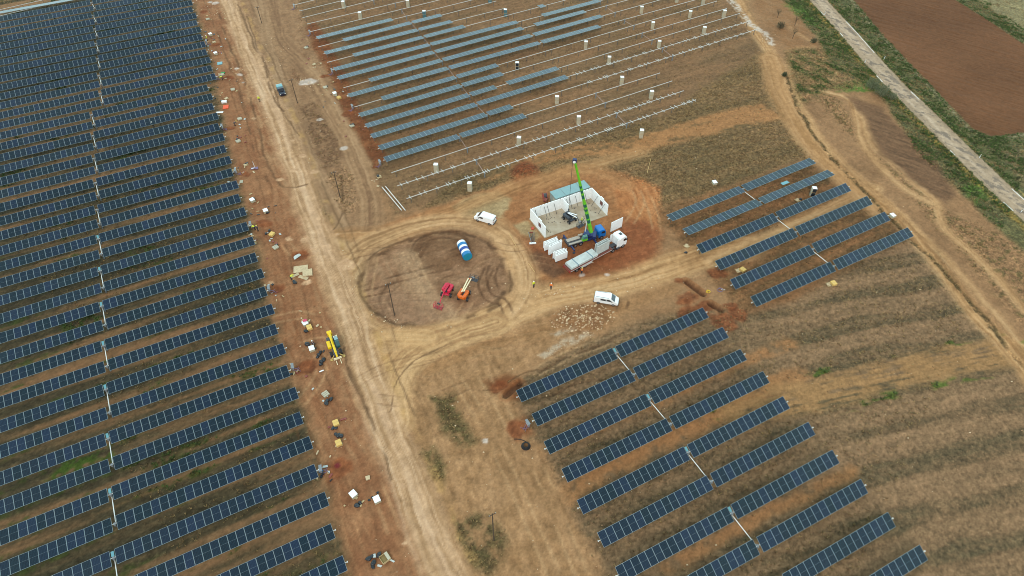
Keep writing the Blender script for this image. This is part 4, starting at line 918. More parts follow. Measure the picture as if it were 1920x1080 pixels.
# ------------------------------------------------------------------ crane truck
l, a = near_line((1119,451.5),(1084,462.5),1.15)
cr = empty('crane_truck', l, a, 'mobile crane with a raised lime green boom and blue cab', 'crane')
part('carrier', M_dark, [('b',-.4,0,1.05,9.6,2.3,.3),('b',-4.9,0,1.0,.8,2.45,.55)], cr, bevel=.04)
part('deck', mat('carrier_deck',(168,160,148),.7,noise=.2), [('b',-3.2,.55,1.28,3.6,1.0,.12),('b',-3.2,-.85,1.28,3.6,.5,.12),('b',-1.0,.9,1.5,1.2,.4,.4)], cr)
part('side_box', M_navy, [('b',.6,-.95,1.0,1.4,.45,.6),('b',.6,.95,1.0,1.4,.45,.6),('b',-1.7,-1.05,.9,.9,.3,.5)], cr, bevel=.04)
cb = part('cab', M_blue, [('p',[(3.05,.6),(3.05,2.75),(3.3,2.95),(4.75,2.9),(5.1,1.9),(5.15,.6)],-1.2,1.2)], cr, bevel=.1)
part('windscreen', M_win, [('q',[(4.80,-1.05,2.75),(4.80,1.05,2.75),(5.10,1.08,1.95),(5.10,-1.08,1.95),(4.84,-1.05,2.76),(4.84,1.05,2.76),(5.14,1.08,1.96),(5.14,-1.08,1.96)])], cb)
part('front_grille', M_green, [('b',5.16,0,1.2,.05,2.1,.9)], cb)
for s in (-1,1): part('side_window', M_win, [('p',[(3.8,1.9),(3.8,2.55),(4.6,2.55),(4.9,1.9)],s*1.205,s*1.22)], cb); part('headlight', M_light, [('b',5.19,s*.85,.85,.05,.3,.2)], cb)
wheels(cr, [(x,y) for x in (3.9,2.2,-1.9,-3.4) for y in (-1.08,1.08)], .55, .36)
for x,m in ((-4.6,M_navy),(1.6,M_navy)):
    for s in (-1,1):
        o = part('outrigger', m, [('b',x,s*2.0,.95,.3,2.0,.3),('c',(x,s*2.85,1.0),(x,s*2.85,.12),.09,None,8)], cr); part('foot_pad', M_dark, [('c',(x,s*2.85,.0),(x,s*2.85,.14),.35,None,12)], o)
bpy.context.view_layer.update()
T = G(1077.5,301,21.0); Bp = G(1107.5,432,2.9); KC = .9; cr.scale = (KC,KC,KC); Mi = Matrix.Diagonal((1/KC,1/KC,1/KC,1)) @ Matrix.Rotation(-a,4,'Z') @ Matrix.Translation(Vector(l)*-1)
tl, bl = Mi @ T, Mi @ Bp; az = math.atan2(tl.y-bl.y, tl.x-bl.x); dr = (tl-bl).normalized(); horiz = Vector((math.cos(az),math.sin(az),0))
tb = bl.copy(); tb.z = 0
tur = part('turntable', M_navy, [('c',(tb.x+horiz.x*1.0,tb.y+horiz.y*1.0,1.2),(tb.x+horiz.x*1.0,tb.y+horiz.y*1.0,1.6),.85,None,20),('b',tb.x+horiz.x*.3,tb.y+horiz.y*.3,1.95,2.6,1.5,.7,az)], cr, bevel=.04)
part('counterweight', M_navy, [('b',tb.x-horiz.x*1.1,tb.y-horiz.y*1.1,1.9,.8,2.2,1.0,az)], cr, bevel=.06)
side = Vector((-horiz.y,horiz.x,0)); oc = tb+horiz*1.6-side*(-1.05 if side.y>0 else 1.05)
oc = Vector((tb.x-1.9, tb.y-.75, 0))
oca = part('operator_cab', M_green, [('p',[(oc.x-.75,1.35),(oc.x-.7,2.0),(oc.x+.6,2.0),(oc.x+.7,1.35)],oc.y-.42,oc.y+.42)], cr, bevel=.05)
part('cab_window', mat('pale_green_glass',(70,120,112),.1,spec=.8), [('p',[(oc.x-.7,2.0),(oc.x-.5,2.75),(oc.x+.55,2.75),(oc.x+.6,2.0)],oc.y-.4,oc.y+.4)], oca)
L1 = (tl-bl).length; P = [bl+dr*(L1*f) for f in (0,.42,.72,.97)]
part('boom_section', M_green, [('c',P[0]-dr*.6,P[1],.50,.46,4)], cr); part('boom_section', M_green, [('c',P[1]-dr*.4,P[2],.38,.36,4)], cr); part('boom_section', M_green, [('c',P[2]-dr*.4,P[3],.29,.27,4)], cr)
pv = dr.cross(side).normalized()
mk = mat('dark_green_marking',(18,86,74),.5)
for f0,f1 in ((.12,.17),(.19,.26),(.30,.33),(.36,.40),(.48,.53),(.56,.6),(.63,.66)):
    rad = .44 if f1 < .42 else .335
    q0, q1 = bl+dr*L1*f0, bl+dr*L1*f1; 
    rr_ = (.40 if f1 < .42 else .30); of = (side if side.x < 0 else -side)*.10
    part('boom_marking', mk, [('c',q0+of,q1+of,rr_,rr_*.99,4)], cr)
part('boom_head', M_navy, [('b',tl.x,tl.y,tl.z,.9,.6,.9,az),('c',tl+side*.3,tl-side*.3,.35,None,14)], cr, bevel=.05); part('sheave', M_white, [('c',tl-horiz*.0+side*.42-Vector((0,0,.1)),tl+side*.55-Vector((0,0,.1)),.32,None,14)], cr)
part('lift_ram', M_galv, [('c',bl+horiz*1.3-Vector((0,0,.6)),bl+dr*4.2,.14,.11,10)], cr)
hk = tl+horiz*.45; hz0 = 9.0
for q in (-.12,.12): part('hoist_rope', M_dark, [('c',(hk.x+side.x*q,hk.y+side.y*q,tl.z),(hk.x+side.x*q,hk.y+side.y*q,hz0),.028,None,5)], cr)
part('hook_block', M_dark, [('b',hk.x,hk.y,hz0-.25,.28,.3,.55),('c',(hk.x,hk.y,hz0-.5),(hk.x,hk.y,hz0-.9),.06,None,8)], cr, bevel=.05)
# ------------------------------------------------------------------ flatbed truck with concrete panels
a0, b0 = G(1069.0,517.5).xy, G(1171,463).xy; d = (b0-a0).normalized(); n = Vector((-d.y,d.x)); LT = 16.0
tr0 = a0+n*1.27; ft = empty('flatbed_truck', (tr0.x,tr0.y,0), math.atan2(d.y,d.x), 'white articulated truck with a red flatbed trailer', 'truck')
cb = part('cab', M_white, [('p',[(13.7,.7),(13.7,3.0),(14.0,3.35),(15.4,3.3),(15.85,2.9),(16.0,1.9),(16.0,.55)],-1.22,1.22)], ft, bevel=.12)
part('windscreen', M_win, [('q',[(15.86,-1.05,2.8),(15.86,1.05,2.8),(16.0,1.08,1.95),(16.0,-1.08,1.95),(15.9,-1.05,2.82),(15.9,1.05,2.82),(16.04,1.08,1.96),(16.04,-1.08,1.96)])], cb)
part('roof_hatch', M_win, [('b',14.9,0,3.35,.6,.7,.06)], cb)
for s in (-1,1):
    part('side_window', M_win, [('p',[(14.9,2.0),(14.9,2.7),(15.6,2.7),(15.75,2.0)],s*1.225,s*1.24)], cb); part('mirror', M_black, [('b',15.7,s*1.42,2.4,.12,.2,.5)], cb)
    part('headlight', M_light, [('b',16.02,s*.9,.9,.06,.4,.22)], cb)
    part('fairing', M_white, [('b',13.35,s*1.15,2.0,.6,.05,2.2)], cb)
part('tractor_chassis', M_dark, [('b',13.2,0,.85,5.0,.9,.3),('c',(13.0,-1.1,.7),(13.9,-1.1,.7),.32,None,14),('b',12.0,-1.0,1.2,1.0,.35,.1)], ft)
wheels(ft, [(15.0,-1.05),(15.0,1.05),(12.2,-1.0),(12.2,1.0)], .5, .34)
part('trailer_frame', M_rust, [('b',5.9,0,1.28,11.8,2.5,.14),('b',5.9,-.55,1.05,11.8,.14,.4),('b',5.9,.55,1.05,11.8,.14,.4),('b',.05,0,1.0,.12,2.5,.5)], ft)
part('trailer_floor', mat('worn_floor',(112,66,54),.9,noise=.3), [('b',5.9,0,1.37,11.6,2.3,.04)], ft)
part('side_rail', M_galv, [('b',5.9,-1.27,1.2,11.6,.04,.1),('b',4.6,-1.2,.75,3.0,.03,.5)], ft)
for s in (-1,1): part('tail_light', M_tail, [('b',-.03,s*.95,.95,.05,.35,.16)], ft)
wheels(ft, [(x,s*1.02) for x in (1.9,3.15,4.4) for s in (-1,1)], .48, .34)
# load: slabs lying flat on the rear, panels standing in an A-frame ahead of them
def onbed(x,y,z): v = Matrix.Rotation(math.atan2(d.y,d.x),4,'Z') @ Vector((x,y,z)); return Vector((tr0.x+v.x,tr0.y+v.y,v.z))
az = math.atan2(d.y,d.x)
for k in range(3):
    o = empty('concrete_slab', onbed(4.0+.05*k,-.02*k,1.42+.21*k), az, ['lowest','middle','topmost'][k]+' of three pale slabs lying flat on the red trailer', 'slab', 'slabs lying on the trailer')
    part('slab_plate', M_pgrey, [('b',0,0,.11,7.3,2.2,.16)], o, bevel=.015); part('timber_spacer', M_wood, [('b',-2.6,0,.015,.1,2.0,.03),('b',2.6,0,.015,.1,2.0,.03)], o)
o = empty('load_strap', onbed(4.0,0,2.0), az, 'dark straps tying the flat slabs to the trailer', 'strap')
part('strap_band', M_strap, [('b',2.2,0,.045,.16,2.25,.02),('b',2.2,-1.13,-.3,.16,.02,.7)], o); part('strap_band', M_strap, [('b',-1.8,0,.045,.16,2.25,.02),('b',-1.8,-1.13,-.3,.16,.02,.7)], o)
for k,(y,dx) in enumerate(((-.62,0),(-.1,.35),(.25,.2))):
    o = empty('wall_panel_slab', onbed(9.4+dx,y,1.40), az, ['nearest','middle','rearmost'][k]+' of the grey panels standing upright on the trailer', 'wall panel', 'panels standing on the trailer')
    part('panel_plate', M_pgrey, [('b',0,0,1.25,3.5,.16,2.5)], o, bevel=.015); part('lifting_loop', M_dark, [('b',-1.0,0,2.53,.1,.05,.08),('b',1.0,0,2.53,.1,.05,.08)], o)
# stacks of panels standing on the ground left of the crane, and one behind the truck cab
def gpanel(px0, py0, px1, py1, n, gap, w, h, label, grp):
    A, B = G(px0,py0).xy, G(px1,py1).xy; dd = (B-A).normalized(); nn = Vector((-dd.y,dd.x)); nn = nn if nn.y>0 else -nn; ln = (B-A).length
    for k in range(n):
        c = (A+B)/2+nn*(gap*k)+dd*(.12*((k*7)%3-1)); nth = 'only one' if n==1 else ('front' if k==0 else ('rear' if k==n-1 else ordn(k+1)))
        o = empty('precast_panel', (c.x,c.y,hz(c.x,c.y)), math.atan2(dd.y,dd.x), label.format(nth), 'wall panel', grp)
        part('panel_plate', M_wpanel, [('b',0,0,h/2+.12,ln-.1*(k%2),.16,h)], o, bevel=.015)
        part('support_leg', M_dark, [('b',-ln*.42,0,.06,.14,.7,.12),('b',ln*.42,0,.06,.14,.7,.12)], o); part('lifting_loop', M_dark, [('b',-ln*.3,0,h+.16,.1,.05,.08),('b',ln*.3,0,h+.16,.1,.05,.08)], o)
gpanel(1021.5,470.5,1046.5,460.5,3,.42,0,1.9,'{} white panel of the stack nearest the building corner','panel stack by the corner')
gpanel(1029.5,478.5,1053.5,466.5,2,.35,0,2.5,'{} white panel of the tallest stack left of the crane','tall middle panel stack')
gpanel(1042,491.5,1064,483,4,.40,0,1.9,'{} white panel of the stack nearest the trailer tail','panel stack by the trailer')
gpanel(1145,435,1166,425,1,.4,0,2.8,'lone white panel standing upright behind the truck cab','lone panel')
# steel trestle and red bucket beside the site
p = GP(997.5,447); r = empty('steel_trestle', p, R(94), 'grey steel trestle with white foot lying left of the building', 'trestle')
part('side_bar', M_grey, [('b',0,-.45,.25,3.6,.1,.16,-.09),('b',0,.45,.25,3.6,.1,.16,.09)], r); part('inner_bar', M_dark, [('b',-.2,-.15,.3,2.8,.1,.1,-.04),('b',-.2,.15,.3,2.8,.1,.1,.04)], r); part('foot_plate', M_white, [('b',-1.8,0,.2,.35,1.5,.25)], r); part('head_plate', M_rust, [('b',1.8,0,.2,.2,.8,.2)], r)
p = GP(998.5,429.5); r = empty('red_tub', p, 0, 'small red tub on the ground by the left wall', 'tub'); part('tub_shell', mat('tub_red',(196,84,56),.5), [('c',(0,0,0),(0,0,.4),.3,.38,14)], r); part('handle', M_dark, [('t',[(-.35,0,.4),(-.2,0,.58),(.2,0,.58),(.35,0,.4)],.02)], r)
# ------------------------------------------------------------------ people
def skin_mesh(name, joints, bones, rad, m, sub=1):
    me = bpy.data.meshes.new(name); names = list(joints); me.from_pydata([joints[n] for n in names], [(names.index(a),names.index(b)) for a,b in bones], [])
    o = bpy.data.objects.new(name, me); COL.link(o)
    mo = o.modifiers.new('s','SKIN'); sv = me.skin_vertices[0].data
    for i,n in enumerate(names): sv[i].radius = rad[n] if isinstance(rad[n], tuple) else (rad[n],rad[n]); sv[i].use_root = (i==0)
    sb = o.modifiers.new('u','SUBSURF'); sb.levels = sub; sb.render_levels = sub
    dg = bpy.context.evaluated_depsgraph_get(); dg.update(); res = bpy.data.meshes.new_from_object(o.evaluated_get(dg)); bpy.data.objects.remove(o)
    res.name = name; res.materials.clear(); res.materials.append(m); res.polygons.foreach_set('use_smooth',[True]*len(res.polygons)); return res
def pose_joints(kind):
    J = {'pelvis':(0,0,.95),'waist':(0,0,1.10),'chest':(0,0,1.34),'neck':(0,0,1.50),'jaw':(.02,0,1.57),'head':(.01,0,1.66),'crown':(0,0,1.75)}
    for s,S in ((1,'l'),(-1,'r')):
        J['sh'+S]=(0,s*.18,1.42); J['el'+S]=(.01,s*.25,1.14); J['wr'+S]=(.12,s*.25,.92); J['pa'+S]=(.16,s*.25,.84)
        J['hp'+S]=(0,s*.09,.90); J['kn'+S]=(.03*(1 if s>0 else 3),s*.11,.49); J['an'+S]=(-.02 if s>0 else .05,s*.12,.09); J['to'+S]=(.12 if s>0 else .19,s*.14,.04)
    if kind == 'bend':
        def rot(n, piv, ang):
            x,y,z = J[n]; px,_,pz = piv; dx,dz = x-px, z-pz; J[n] = (px+dx*math.cos(ang)+dz*math.sin(ang), y, pz-dx*math.sin(ang)+dz*math.cos(ang))
        for n in ('waist','chest','neck','jaw','head','crown','shl','shr','ell','elr','wrl','wrr','pal','par'): rot(n,(0,0,.95),R(62))
        for S,s in (('l',1),('r',-1)):
            sx,sy,sz = J['sh'+S]; J['el'+S]=(sx+.12,sy+s*.04,sz-.24); J['wr'+S]=(sx+.26,sy,sz-.42); J['pa'+S]=(sx+.30,sy,sz-.50)
            J['kn'+S]=(.12,s*.13,.48)
    if kind == 'reach':
        for S,s in (('l',1),('r',-1)): J['el'+S]=(.16,s*.22,1.22); J['wr'+S]=(.38,s*.16,1.24); J['pa'+S]=(.46,s*.15,1.24)
    return J
def person_kit(kind):
    J = pose_joints(kind); B = [('pelvis','waist'),('waist','chest'),('chest','neck'),('neck','jaw'),('jaw','head'),('head','crown')]
    Rd = {'pelvis':(.13,.10),'waist':(.12,.09),'chest':(.15,.10),'neck':.055,'jaw':.065,'head':(.088,.078),'crown':.06}
    for S in 'lr':
        B += [('chest','sh'+S),('sh'+S,'el'+S),('el'+S,'wr'+S),('wr'+S,'pa'+S),('pelvis','hp'+S),('hp'+S,'kn'+S),('kn'+S,'an'+S),('an'+S,'to'+S)]
        Rd.update({'sh'+S:.06,'el'+S:.042,'wr'+S:.028,'pa'+S:(.040,.018),'hp'+S:.085,'kn'+S:.058,'an'+S:.040,'to'+S:(.045,.03)})
        p, wv = Vector(J['pa'+S]), (Vector(J['pa'+S])-Vector(J['wr'+S])).normalized(); sd = Vector((0,1,0)); cu = wv.cross(sd).normalized()
        if kind == 'reach' or True: across = cu if abs(cu.x) > .5 else Vector((1,0,0))
        for q,(off,ln) in enumerate(((-.030,.070),(-.010,.082),(.010,.078),(.030,.062))):
            a, b = f'f{q}a{S}', f'f{q}b{S}'; J[a] = tuple(p+across*off+wv*.045); J[b] = tuple(p+across*off*1.1+wv*(.045+ln*.6)+sd*(.012 if S=='r' else -.012))
            B += [('pa'+S,a),(a,b)]; Rd[a] = .010; Rd[b] = .008
        J['th'+S] = tuple(p-across*.045+wv*.02); J['tt'+S] = tuple(p-across*.060+wv*.055); B += [('pa'+S,'th'+S),('th'+S,'tt'+S)]; Rd['th'+S] = .012; Rd['tt'+S] = .009
    hv = (Vector(J['crown'])-Vector(J['jaw'])).normalized(); fw = Vector((0,1,0)).cross(hv).normalized()
    h = Vector(J['head']); J['nose'] = tuple(h+fw*.10-hv*.01); B.append(('head','nose')); Rd['nose'] = .014
    kit = {'body': skin_mesh('body', J, B, Rd, M_skin)}
    jk = ['waist','chest','neck','shl','ell','wrl','shr','elr','wrr','pelvis']; Rj = {n:Rd[n] for n in jk}
    Rj.update({'waist':(.155,.115),'chest':(.18,.13),'neck':.08,'shl':.085,'shr':.085,'ell':.065,'elr':.065,'wrl':.048,'wrr':.048,'pelvis':(.16,.12)})
    kit['jacket'] = (J, [b for b in B if b[0] in jk and b[1] in jk], Rj, jk)
    tk = ['pelvis','hpl','knl','anl','hpr','knr','anr']; kit['trousers'] = (J,[b for b in B if b[0] in tk and b[1] in tk],{'pelvis':(.15,.12),'hpl':.105,'hpr':.105,'knl':.08,'knr':.08,'anl':.062,'anr':.062},tk)
    kit['h'] = (h, hv, fw); kit['J'] = J; return kit
kits = {}
def person(px, py, kind, heading, top, helmet, label, grp=None, z=None, trousers=None):
    if kind not in kits: kits[kind] = person_kit(kind)
    K = kits[kind]; p = GP(px,py); 
    if z is not None: p = G(px,py,z)
    r = empty('person', p, heading, label, 'person', grp)
    o = bpy.data.objects.new('body', K['body']); COL.link(o); o.parent = r
    for nm, m in (('jacket',top),('trousers',trousers or M_cloth)):
        key = (kind,nm,m.name)
        if key not in kits:
            J,b,Rr,jn = K[nm]; kits[key] = skin_mesh(nm, {n:J[n] for n in jn if n in J}, b, Rr, m)
        o = bpy.data.objects.new(nm, kits[key]); COL.link(o); o.parent = r
    h,hv,fw = K['h']; c = h+hv*.055
    part('helmet', helmet, [('s',c.x,c.y,c.z,.135,.125,.11)], r, smooth=True); q = h+fw*.1+hv*.05; part('helmet_brim', helmet, [('b',q.x,q.y,q.z,.12,.16,.025)], r)
    q = h-fw*.05-hv*.02; part('hair', M_hair, [('s',q.x,q.y,q.z,.075,.085,.085)], r, smooth=True)
    for s,S in ((1,'l'),(-1,'r')):
        q = h+fw*.085+hv*.015; part('eye', M_hair, [('s',q.x,s*.032,q.z,.012,.012,.010)], r)
        a = Vector(K['J']['an'+S]); part('boot', M_boot, [('b',a.x+.06,a.y,.06,.30,.11,.12),('b',a.x,a.y,.14,.13,.11,.14)], r, bevel=.03)
    return r
person(1000.5,538,'stand',R(-60),M_hiv,M_helm,'person in a pale yellow vest and white helmet walking on the loop road')
person(1033,541.5,'stand',R(-100),M_hio,M_helm,'person in an orange jacket standing on the loop road')
person(1090.5,513,'reach',R(110),M_hio,M_helmy,'person in orange reaching to the side of the red trailer')
person(1090.5,419,'stand',R(200),M_hiv,M_helmy,'person in a yellow helmet standing on the building floor by the boom',z=.18)
person(487,190,'stand',R(-80),M_hiv,M_helm,'person in a yellow vest walking alone on the haul road')
person(389.5,76,'stand',R(200),M_hiv,M_helm,'person in yellow beside the topmost cabinet of the left array')
person(418,150,'bend',R(180),M_hiv,M_helm,'person in yellow bending below the green bag')
person(440.5,236,'bend',R(30),M_dark,M_helmy,'person in dark clothes bending at a pallet by the left strip')
person(479,431,'bend',R(170),M_hiv,M_helm,'left one of two people bending at the cabinet',)
person(484.5,433,'stand',R(180),M_dark,M_helmy,'right one of two people at the cabinet, dark jacket')
person(546,524,'bend',R(20),M_hiv,M_helmy,'person with a yellow helmet crouching over the cardboard sheets')
person(588.5,649,'reach',R(-70),M_cloth,M_helm,'person with a white helmet at the white crate by the telehandler')
person(289,239,'stand',R(-60),M_hiv,M_helm,'person in yellow between two rows of the big left array')
person(607,888,'bend',R(190),mat('blue_overall',(70,110,150),.7),M_helm,'person in blue bending at the cabinet by the purple heap')
# ------------------------------------------------------------------ pallets, crates, bags along the strips
rb = random.Random(21)
def pallet(px, py, rz, load, label, grp='pallets and crates'):
    p = GP(px,py); r = empty('pallet', p, rz, label, 'pallet', grp); r.scale = (.86,.86,.86)
    part('deck', M_wood, [('b',-.55+.22*k,0,.13,.13,1.35,.025) for k in range(6)]+[('b',0,y,.1,1.2,.12,.03) for y in (-.6,0,.6)], r)
    part('bearer', M_wood, [('b',x,y,.045,.14,.14,.09) for x in (-.5,0,.5) for y in (-.6,0,.6)], r)
    if load == 'box': part('box', M_carton, [('b',0,0,.5,1.15,1.3,.7)], r, bevel=.03); part('lid', M_white, [('b',0,0,.865,1.2,1.36,.03)], r)
    if load == 'yellow': part('box', M_card, [('b',0,0,.42,1.15,1.35,.55)], r, bevel=.03); part('box_seam', M_wood, [('b',0,0,.70,1.16,.05,.012)], r)
    if load == 'slats': part('slat_stack', M_carton, [('b',0,-.45+.45*k,.3,1.35,.36,.3) for k in range(3)], r, bevel=.02)
    if load == 'open':
        part('crate_wall', M_wood, [('b',0,s*.72,.4,1.6,.06,.55) for s in (-1,1)]+[('b',s*.78,0,.4,.06,1.4,.55) for s in (-1,1)], r); part('crate_lid', M_carton, [('b',.5,0,.69,.55,1.5,.04)], r); part('contents', mat('brown_contents',(130,112,70),.9), [('b',-.15,0,.3,1.2,1.3,.2)], r)
    if load == 'loose': part('loose_board', M_ply, [('b',.1,.2,.17,1.2,.7,.04,.4),('b',-.2,-.3,.21,.9,.3,.04,-.6)], r)
    return r
def bag(px, py, n, label, big=1.0, m=None, grp='black bags and coils'):
    p = GP(px,py); r = empty('black_bag' if m is None else 'green_bag', p, rb.uniform(0,3), label, 'bag', grp)
    bm = bmesh.new()
    for k in range(n):
        x,y = (k-(n-1)/2)*.55*big, rb.uniform(-.18,.18); sc = rb.uniform(.8,1.15)*big
        rs = bmesh.ops.create_icosphere(bm, subdivisions=3, radius=1, matrix=Matrix.Translation((x,y,.20*sc)) @ Matrix.Rotation(rb.uniform(0,3),4,'Z') @ Matrix.Diagonal((.46*sc,.34*sc,.26*sc,1)))
        for v in rs['verts']:
            q = v.co*5; v.co += Vector((math.sin(q.y*1.7+k),math.sin(q.z*2.1+k),math.cos(q.x*1.9)))*.035
            v.co.z = max(v.co.z, .0)
    part('sack', m or M_bag, bm, r, smooth=True)
    part('tie', M_dark, [('c',(0,0,.34*big),(.05,.02,.50*big),.05,.02,6)], r)
    return r
PL_ = [
 (390,37,.3,'slats','grey slatted pallet, topmost of the red strip'),
 (395.4,67,.5,'box','white crate beside the topmost person in yellow'),
 (401,79.5,.2,'loose','pallet of loose boards just below the topmost person'),
 (405,102.5,.4,'box','flat white crate above the teal sheet'),
 (417,141,.5,'slats','pallet under the green bag'),
 (437,169,.3,'slats','lone pallet between the green bag and the orange sheet'),
 (424.5,185,.6,'loose','pallet with boards just above the orange sheet'),
 (449.8,224,.35,'slats','cream pallet at the bending dark clothed person'),
 (447,266,.5,'slats','pallet with a black bag, fourth cabinet up from the loop'),
 (461,309.5,.5,'loose','pallet with black bags beside the white pole'),
 (474,378,.6,'box','pallet with a bag next above the large white crate'),
 (499,398,.35,'box','large white crate at the two people by the cabinet'),
 (510.5,441,-.5,'yellow','yellow topped pallet below the two people'),
 (517,465,.6,'slats','pallet with a dark load above the pit'),
 (573.3,609,.5,'box','white crate with a reddish sheet on top'),
 (580.7,616,.3,'yellow','yellow board pallet touching the white crate'),
 (585.7,656.5,.25,'box','white crate at the helmeted person by the telehandler'),
 (610.7,740,.6,'slats','cream slatted pallet below the telehandler'),
 (630.4,795,.3,'yellow','upper yellow crate of the pair lower down the strip'),
 (635.6,832.5,.3,'yellow','lower yellow crate of the pair lower down the strip'),
 (663.3,929,.6,'box','left white crate of the two near the bottom'),
 (707.4,939,.35,'box','right white crate of the two near the bottom'),
 (722.6,1048,.5,'open','open wooden crate near the bottom edge'),
 (574.3,90.5,.5,'slats','pallet with a black bag, topmost by the middle array'),
 (589,121,.5,'loose','cream pallet with boards, second down by the middle array'),
 (610,165,.4,'slats','pallet with dark bags below the white gravel patch'),
 (628,178,.3,'box','small cream crate touching the yellow topped pile'),
 (636,185,.6,'yellow','yellow topped pile at the left of the middle array'),
 (660,237,.5,'slats','pallet with two dark bags left of the middle array'),
 (710.7,332,.4,'loose','pallet of loose boards at the front left of the middle array'),
 (1339,345,.1,'box','white crate alone in the stubble above the right array'),
 (1495,376,.3,'loose','brown pallet behind the third row of the right array'),
 (1287.4,462,.5,'loose','pallet of boards at the left end of the right array'),
 (1392,507.5,.4,'yellow','yellow board crate below the fourth row of the right array'),
 (1384,508,.1,'loose','pale boards left of the yellow crate, right array'),
 (1562,533,.1,'yellow','yellow board crate below the right array\'s lowest row'),
 (1554,534,.0,'loose','pale boards touching the crate below the lowest row'),
 (1672,407,.15,'box','white crate at the far end of the fifth row'),
]
for x,y,rz,ld,lb in PL_: pallet(x,y,rz+R(10),ld,lb)
for x,y,n,lb,*rest in ((418,137.5,2,'green bag lying on its pallet beside the red strip',.9,M_greenc),(445,262,1,'black bag on the pallet, upper part of the strip'),(462,307,2,'black bags by the white pole',.8),(476,374,1,'black bag on the pallet above the large white crate'),
    (502,399.5,1,'black bag at the foot of the large white crate'),(505,433.5,1,'black bag on top of the yellow topped pallet'),(499,440,1,'black bag left of the yellow topped pallet',.9),(518,461.5,2,'dark bags heaped on the pallet above the pit',.9),
    (575,623,1,'black bag below the yellow board pallet'),(577,646.5,1,'black bag left of the helmeted person',1.2),(599,666,3,'upper heap of black bags beside the telehandler',1.0),(604,679.5,3,'lower heap of black bags beside the telehandler',1.05),
    (612.5,755,2,'left black bag below the cream pallet'),(621.5,749.5,1,'right black bag below the cream pallet',1.1),(627,804.5,2,'black bags just under the upper yellow crate',.8),(634.6,817,3,'long heap of black bags between the yellow crates',.9),
    (669,947.5,1,'left black bag under the white crate near the bottom'),(677,944,1,'right black bag under the white crate near the bottom'),(710.6,1041,1,'black bag touching the open crate',1.2),(694.8,1047,2,'black bags left of the open crate',.9),(701.3,1060,2,'lowest heap of black bags near the bottom edge',1.0),
    (576,88.5,1,'black bag on the topmost pallet by the middle array'),(611,163,2,'black bags on the pallet below the white gravel patch',.8),(662,234.5,1,'right dark bag on the pallet left of the middle array'),(657.5,236,1,'left dark bag on the pallet left of the middle array'),
    (1285.4,475,1,'black round bag at the left end of the right array'),(1501,374.5,1,'black bag on the brown pallet, right array'),(552,530,2,'dark bags beside the cardboard sheets',1.0),(709,331,1,'black bag on boards at the front left of the middle array')):
    bag(x,y,n,lb,*rest)
# flat things on the ground
def flat(px, py, rz, sx, sy, h, m, name, label, cat, extra=None):
    p = GP(px,py); r = empty(name, p, rz, label, cat)
    part('sheet_face', m, [('b',0,0,h/2+.06,sx,sy,h)], r); part('batten', M_wood, [('b',s*sx*.35,0,.03,.08,sy*.9,.06) for s in (-1,1)], r); return r
flat(412.3,119,.3,1.5,1.7,.05,M_teal,'teal_sheet','small teal sheet lying flat on the red strip','sheet')
flat(423.5,201,.25,1.5,1.9,.10,M_tarp,'orange_sheet','bright orange sheet lying at the ends of the left rows','sheet')
flat(421,192.5,.2,1.4,.8,.5,M_white,'white_box','white box directly above the orange sheet','box')
flat(412,211,.1,1.9,.7,.04,M_white,'white_sheet','thin white sheet below the orange one','sheet')
flat(564,505,.2,3.0,2.0,.10,M_ply,'cardboard_sheets','large fanned cardboard sheets, left of the two piles','sheets'); flat(577,513,.25,2.0,1.9,.35,M_ply,'cardboard_pile','neat pile of cardboard sheets, right of the two','sheets')
flat(569,521,-.4,2.2,.8,.08,M_ply,'loose_cardboard','strip of loose cardboard below the piles','sheet'); flat(553,517,.6,1.8,.7,.08,M_ply,'loose_cardboard','cardboard sheet under the crouching person','sheet')
flat(556,482,.9,1.9,1.1,.06,M_pgrey,'grey_sheet','pale grey plastic sheet in the pit by the road','sheet')
flat(573.5,606.5,.3,.8,.6,.03,mat('reddish_sheet',(190,60,90),.5),'reddish_sheet','reddish sheet on the white crate','sheet').location.z += .9
flat(452.6,341,.2,.8,1.1,.06,M_carton,'pale_frame','small pale frame on the red strip','frame')
flat(1468,352.5,R(27),2.1,.9,.05,M_teal,'loose_sheet','loose teal sheet behind the second row of the right array','sheet').location.z += 1.5
flat(603,696,.5,.8,.25,.04,M_white,'white_strip','little white strip below the telehandler','strip')
flat(690,897,.3,.7,.7,.25,M_ply,'wooden_box','tiny wooden box alone on the strip','box')
# white pole with a tarp
p = GP(478.5,316.5); r = empty('tripod_target', p, 0, 'white pole standing over a crumpled violet tarp', 'pole'); part('pole', M_white, [('c',(0,0,0),(0,0,2.2),.05,.04,8)], r); part('tarp', M_purple, [('b',-.2,.1,.12,1.8,.7,.2,.3),('b',.4,-.1,.2,.9,.5,.25,-.3)], r, bevel=.08); part('bracket', M_white, [('b',-.5,-.2,.3,.6,.2,.1,.5)], r)
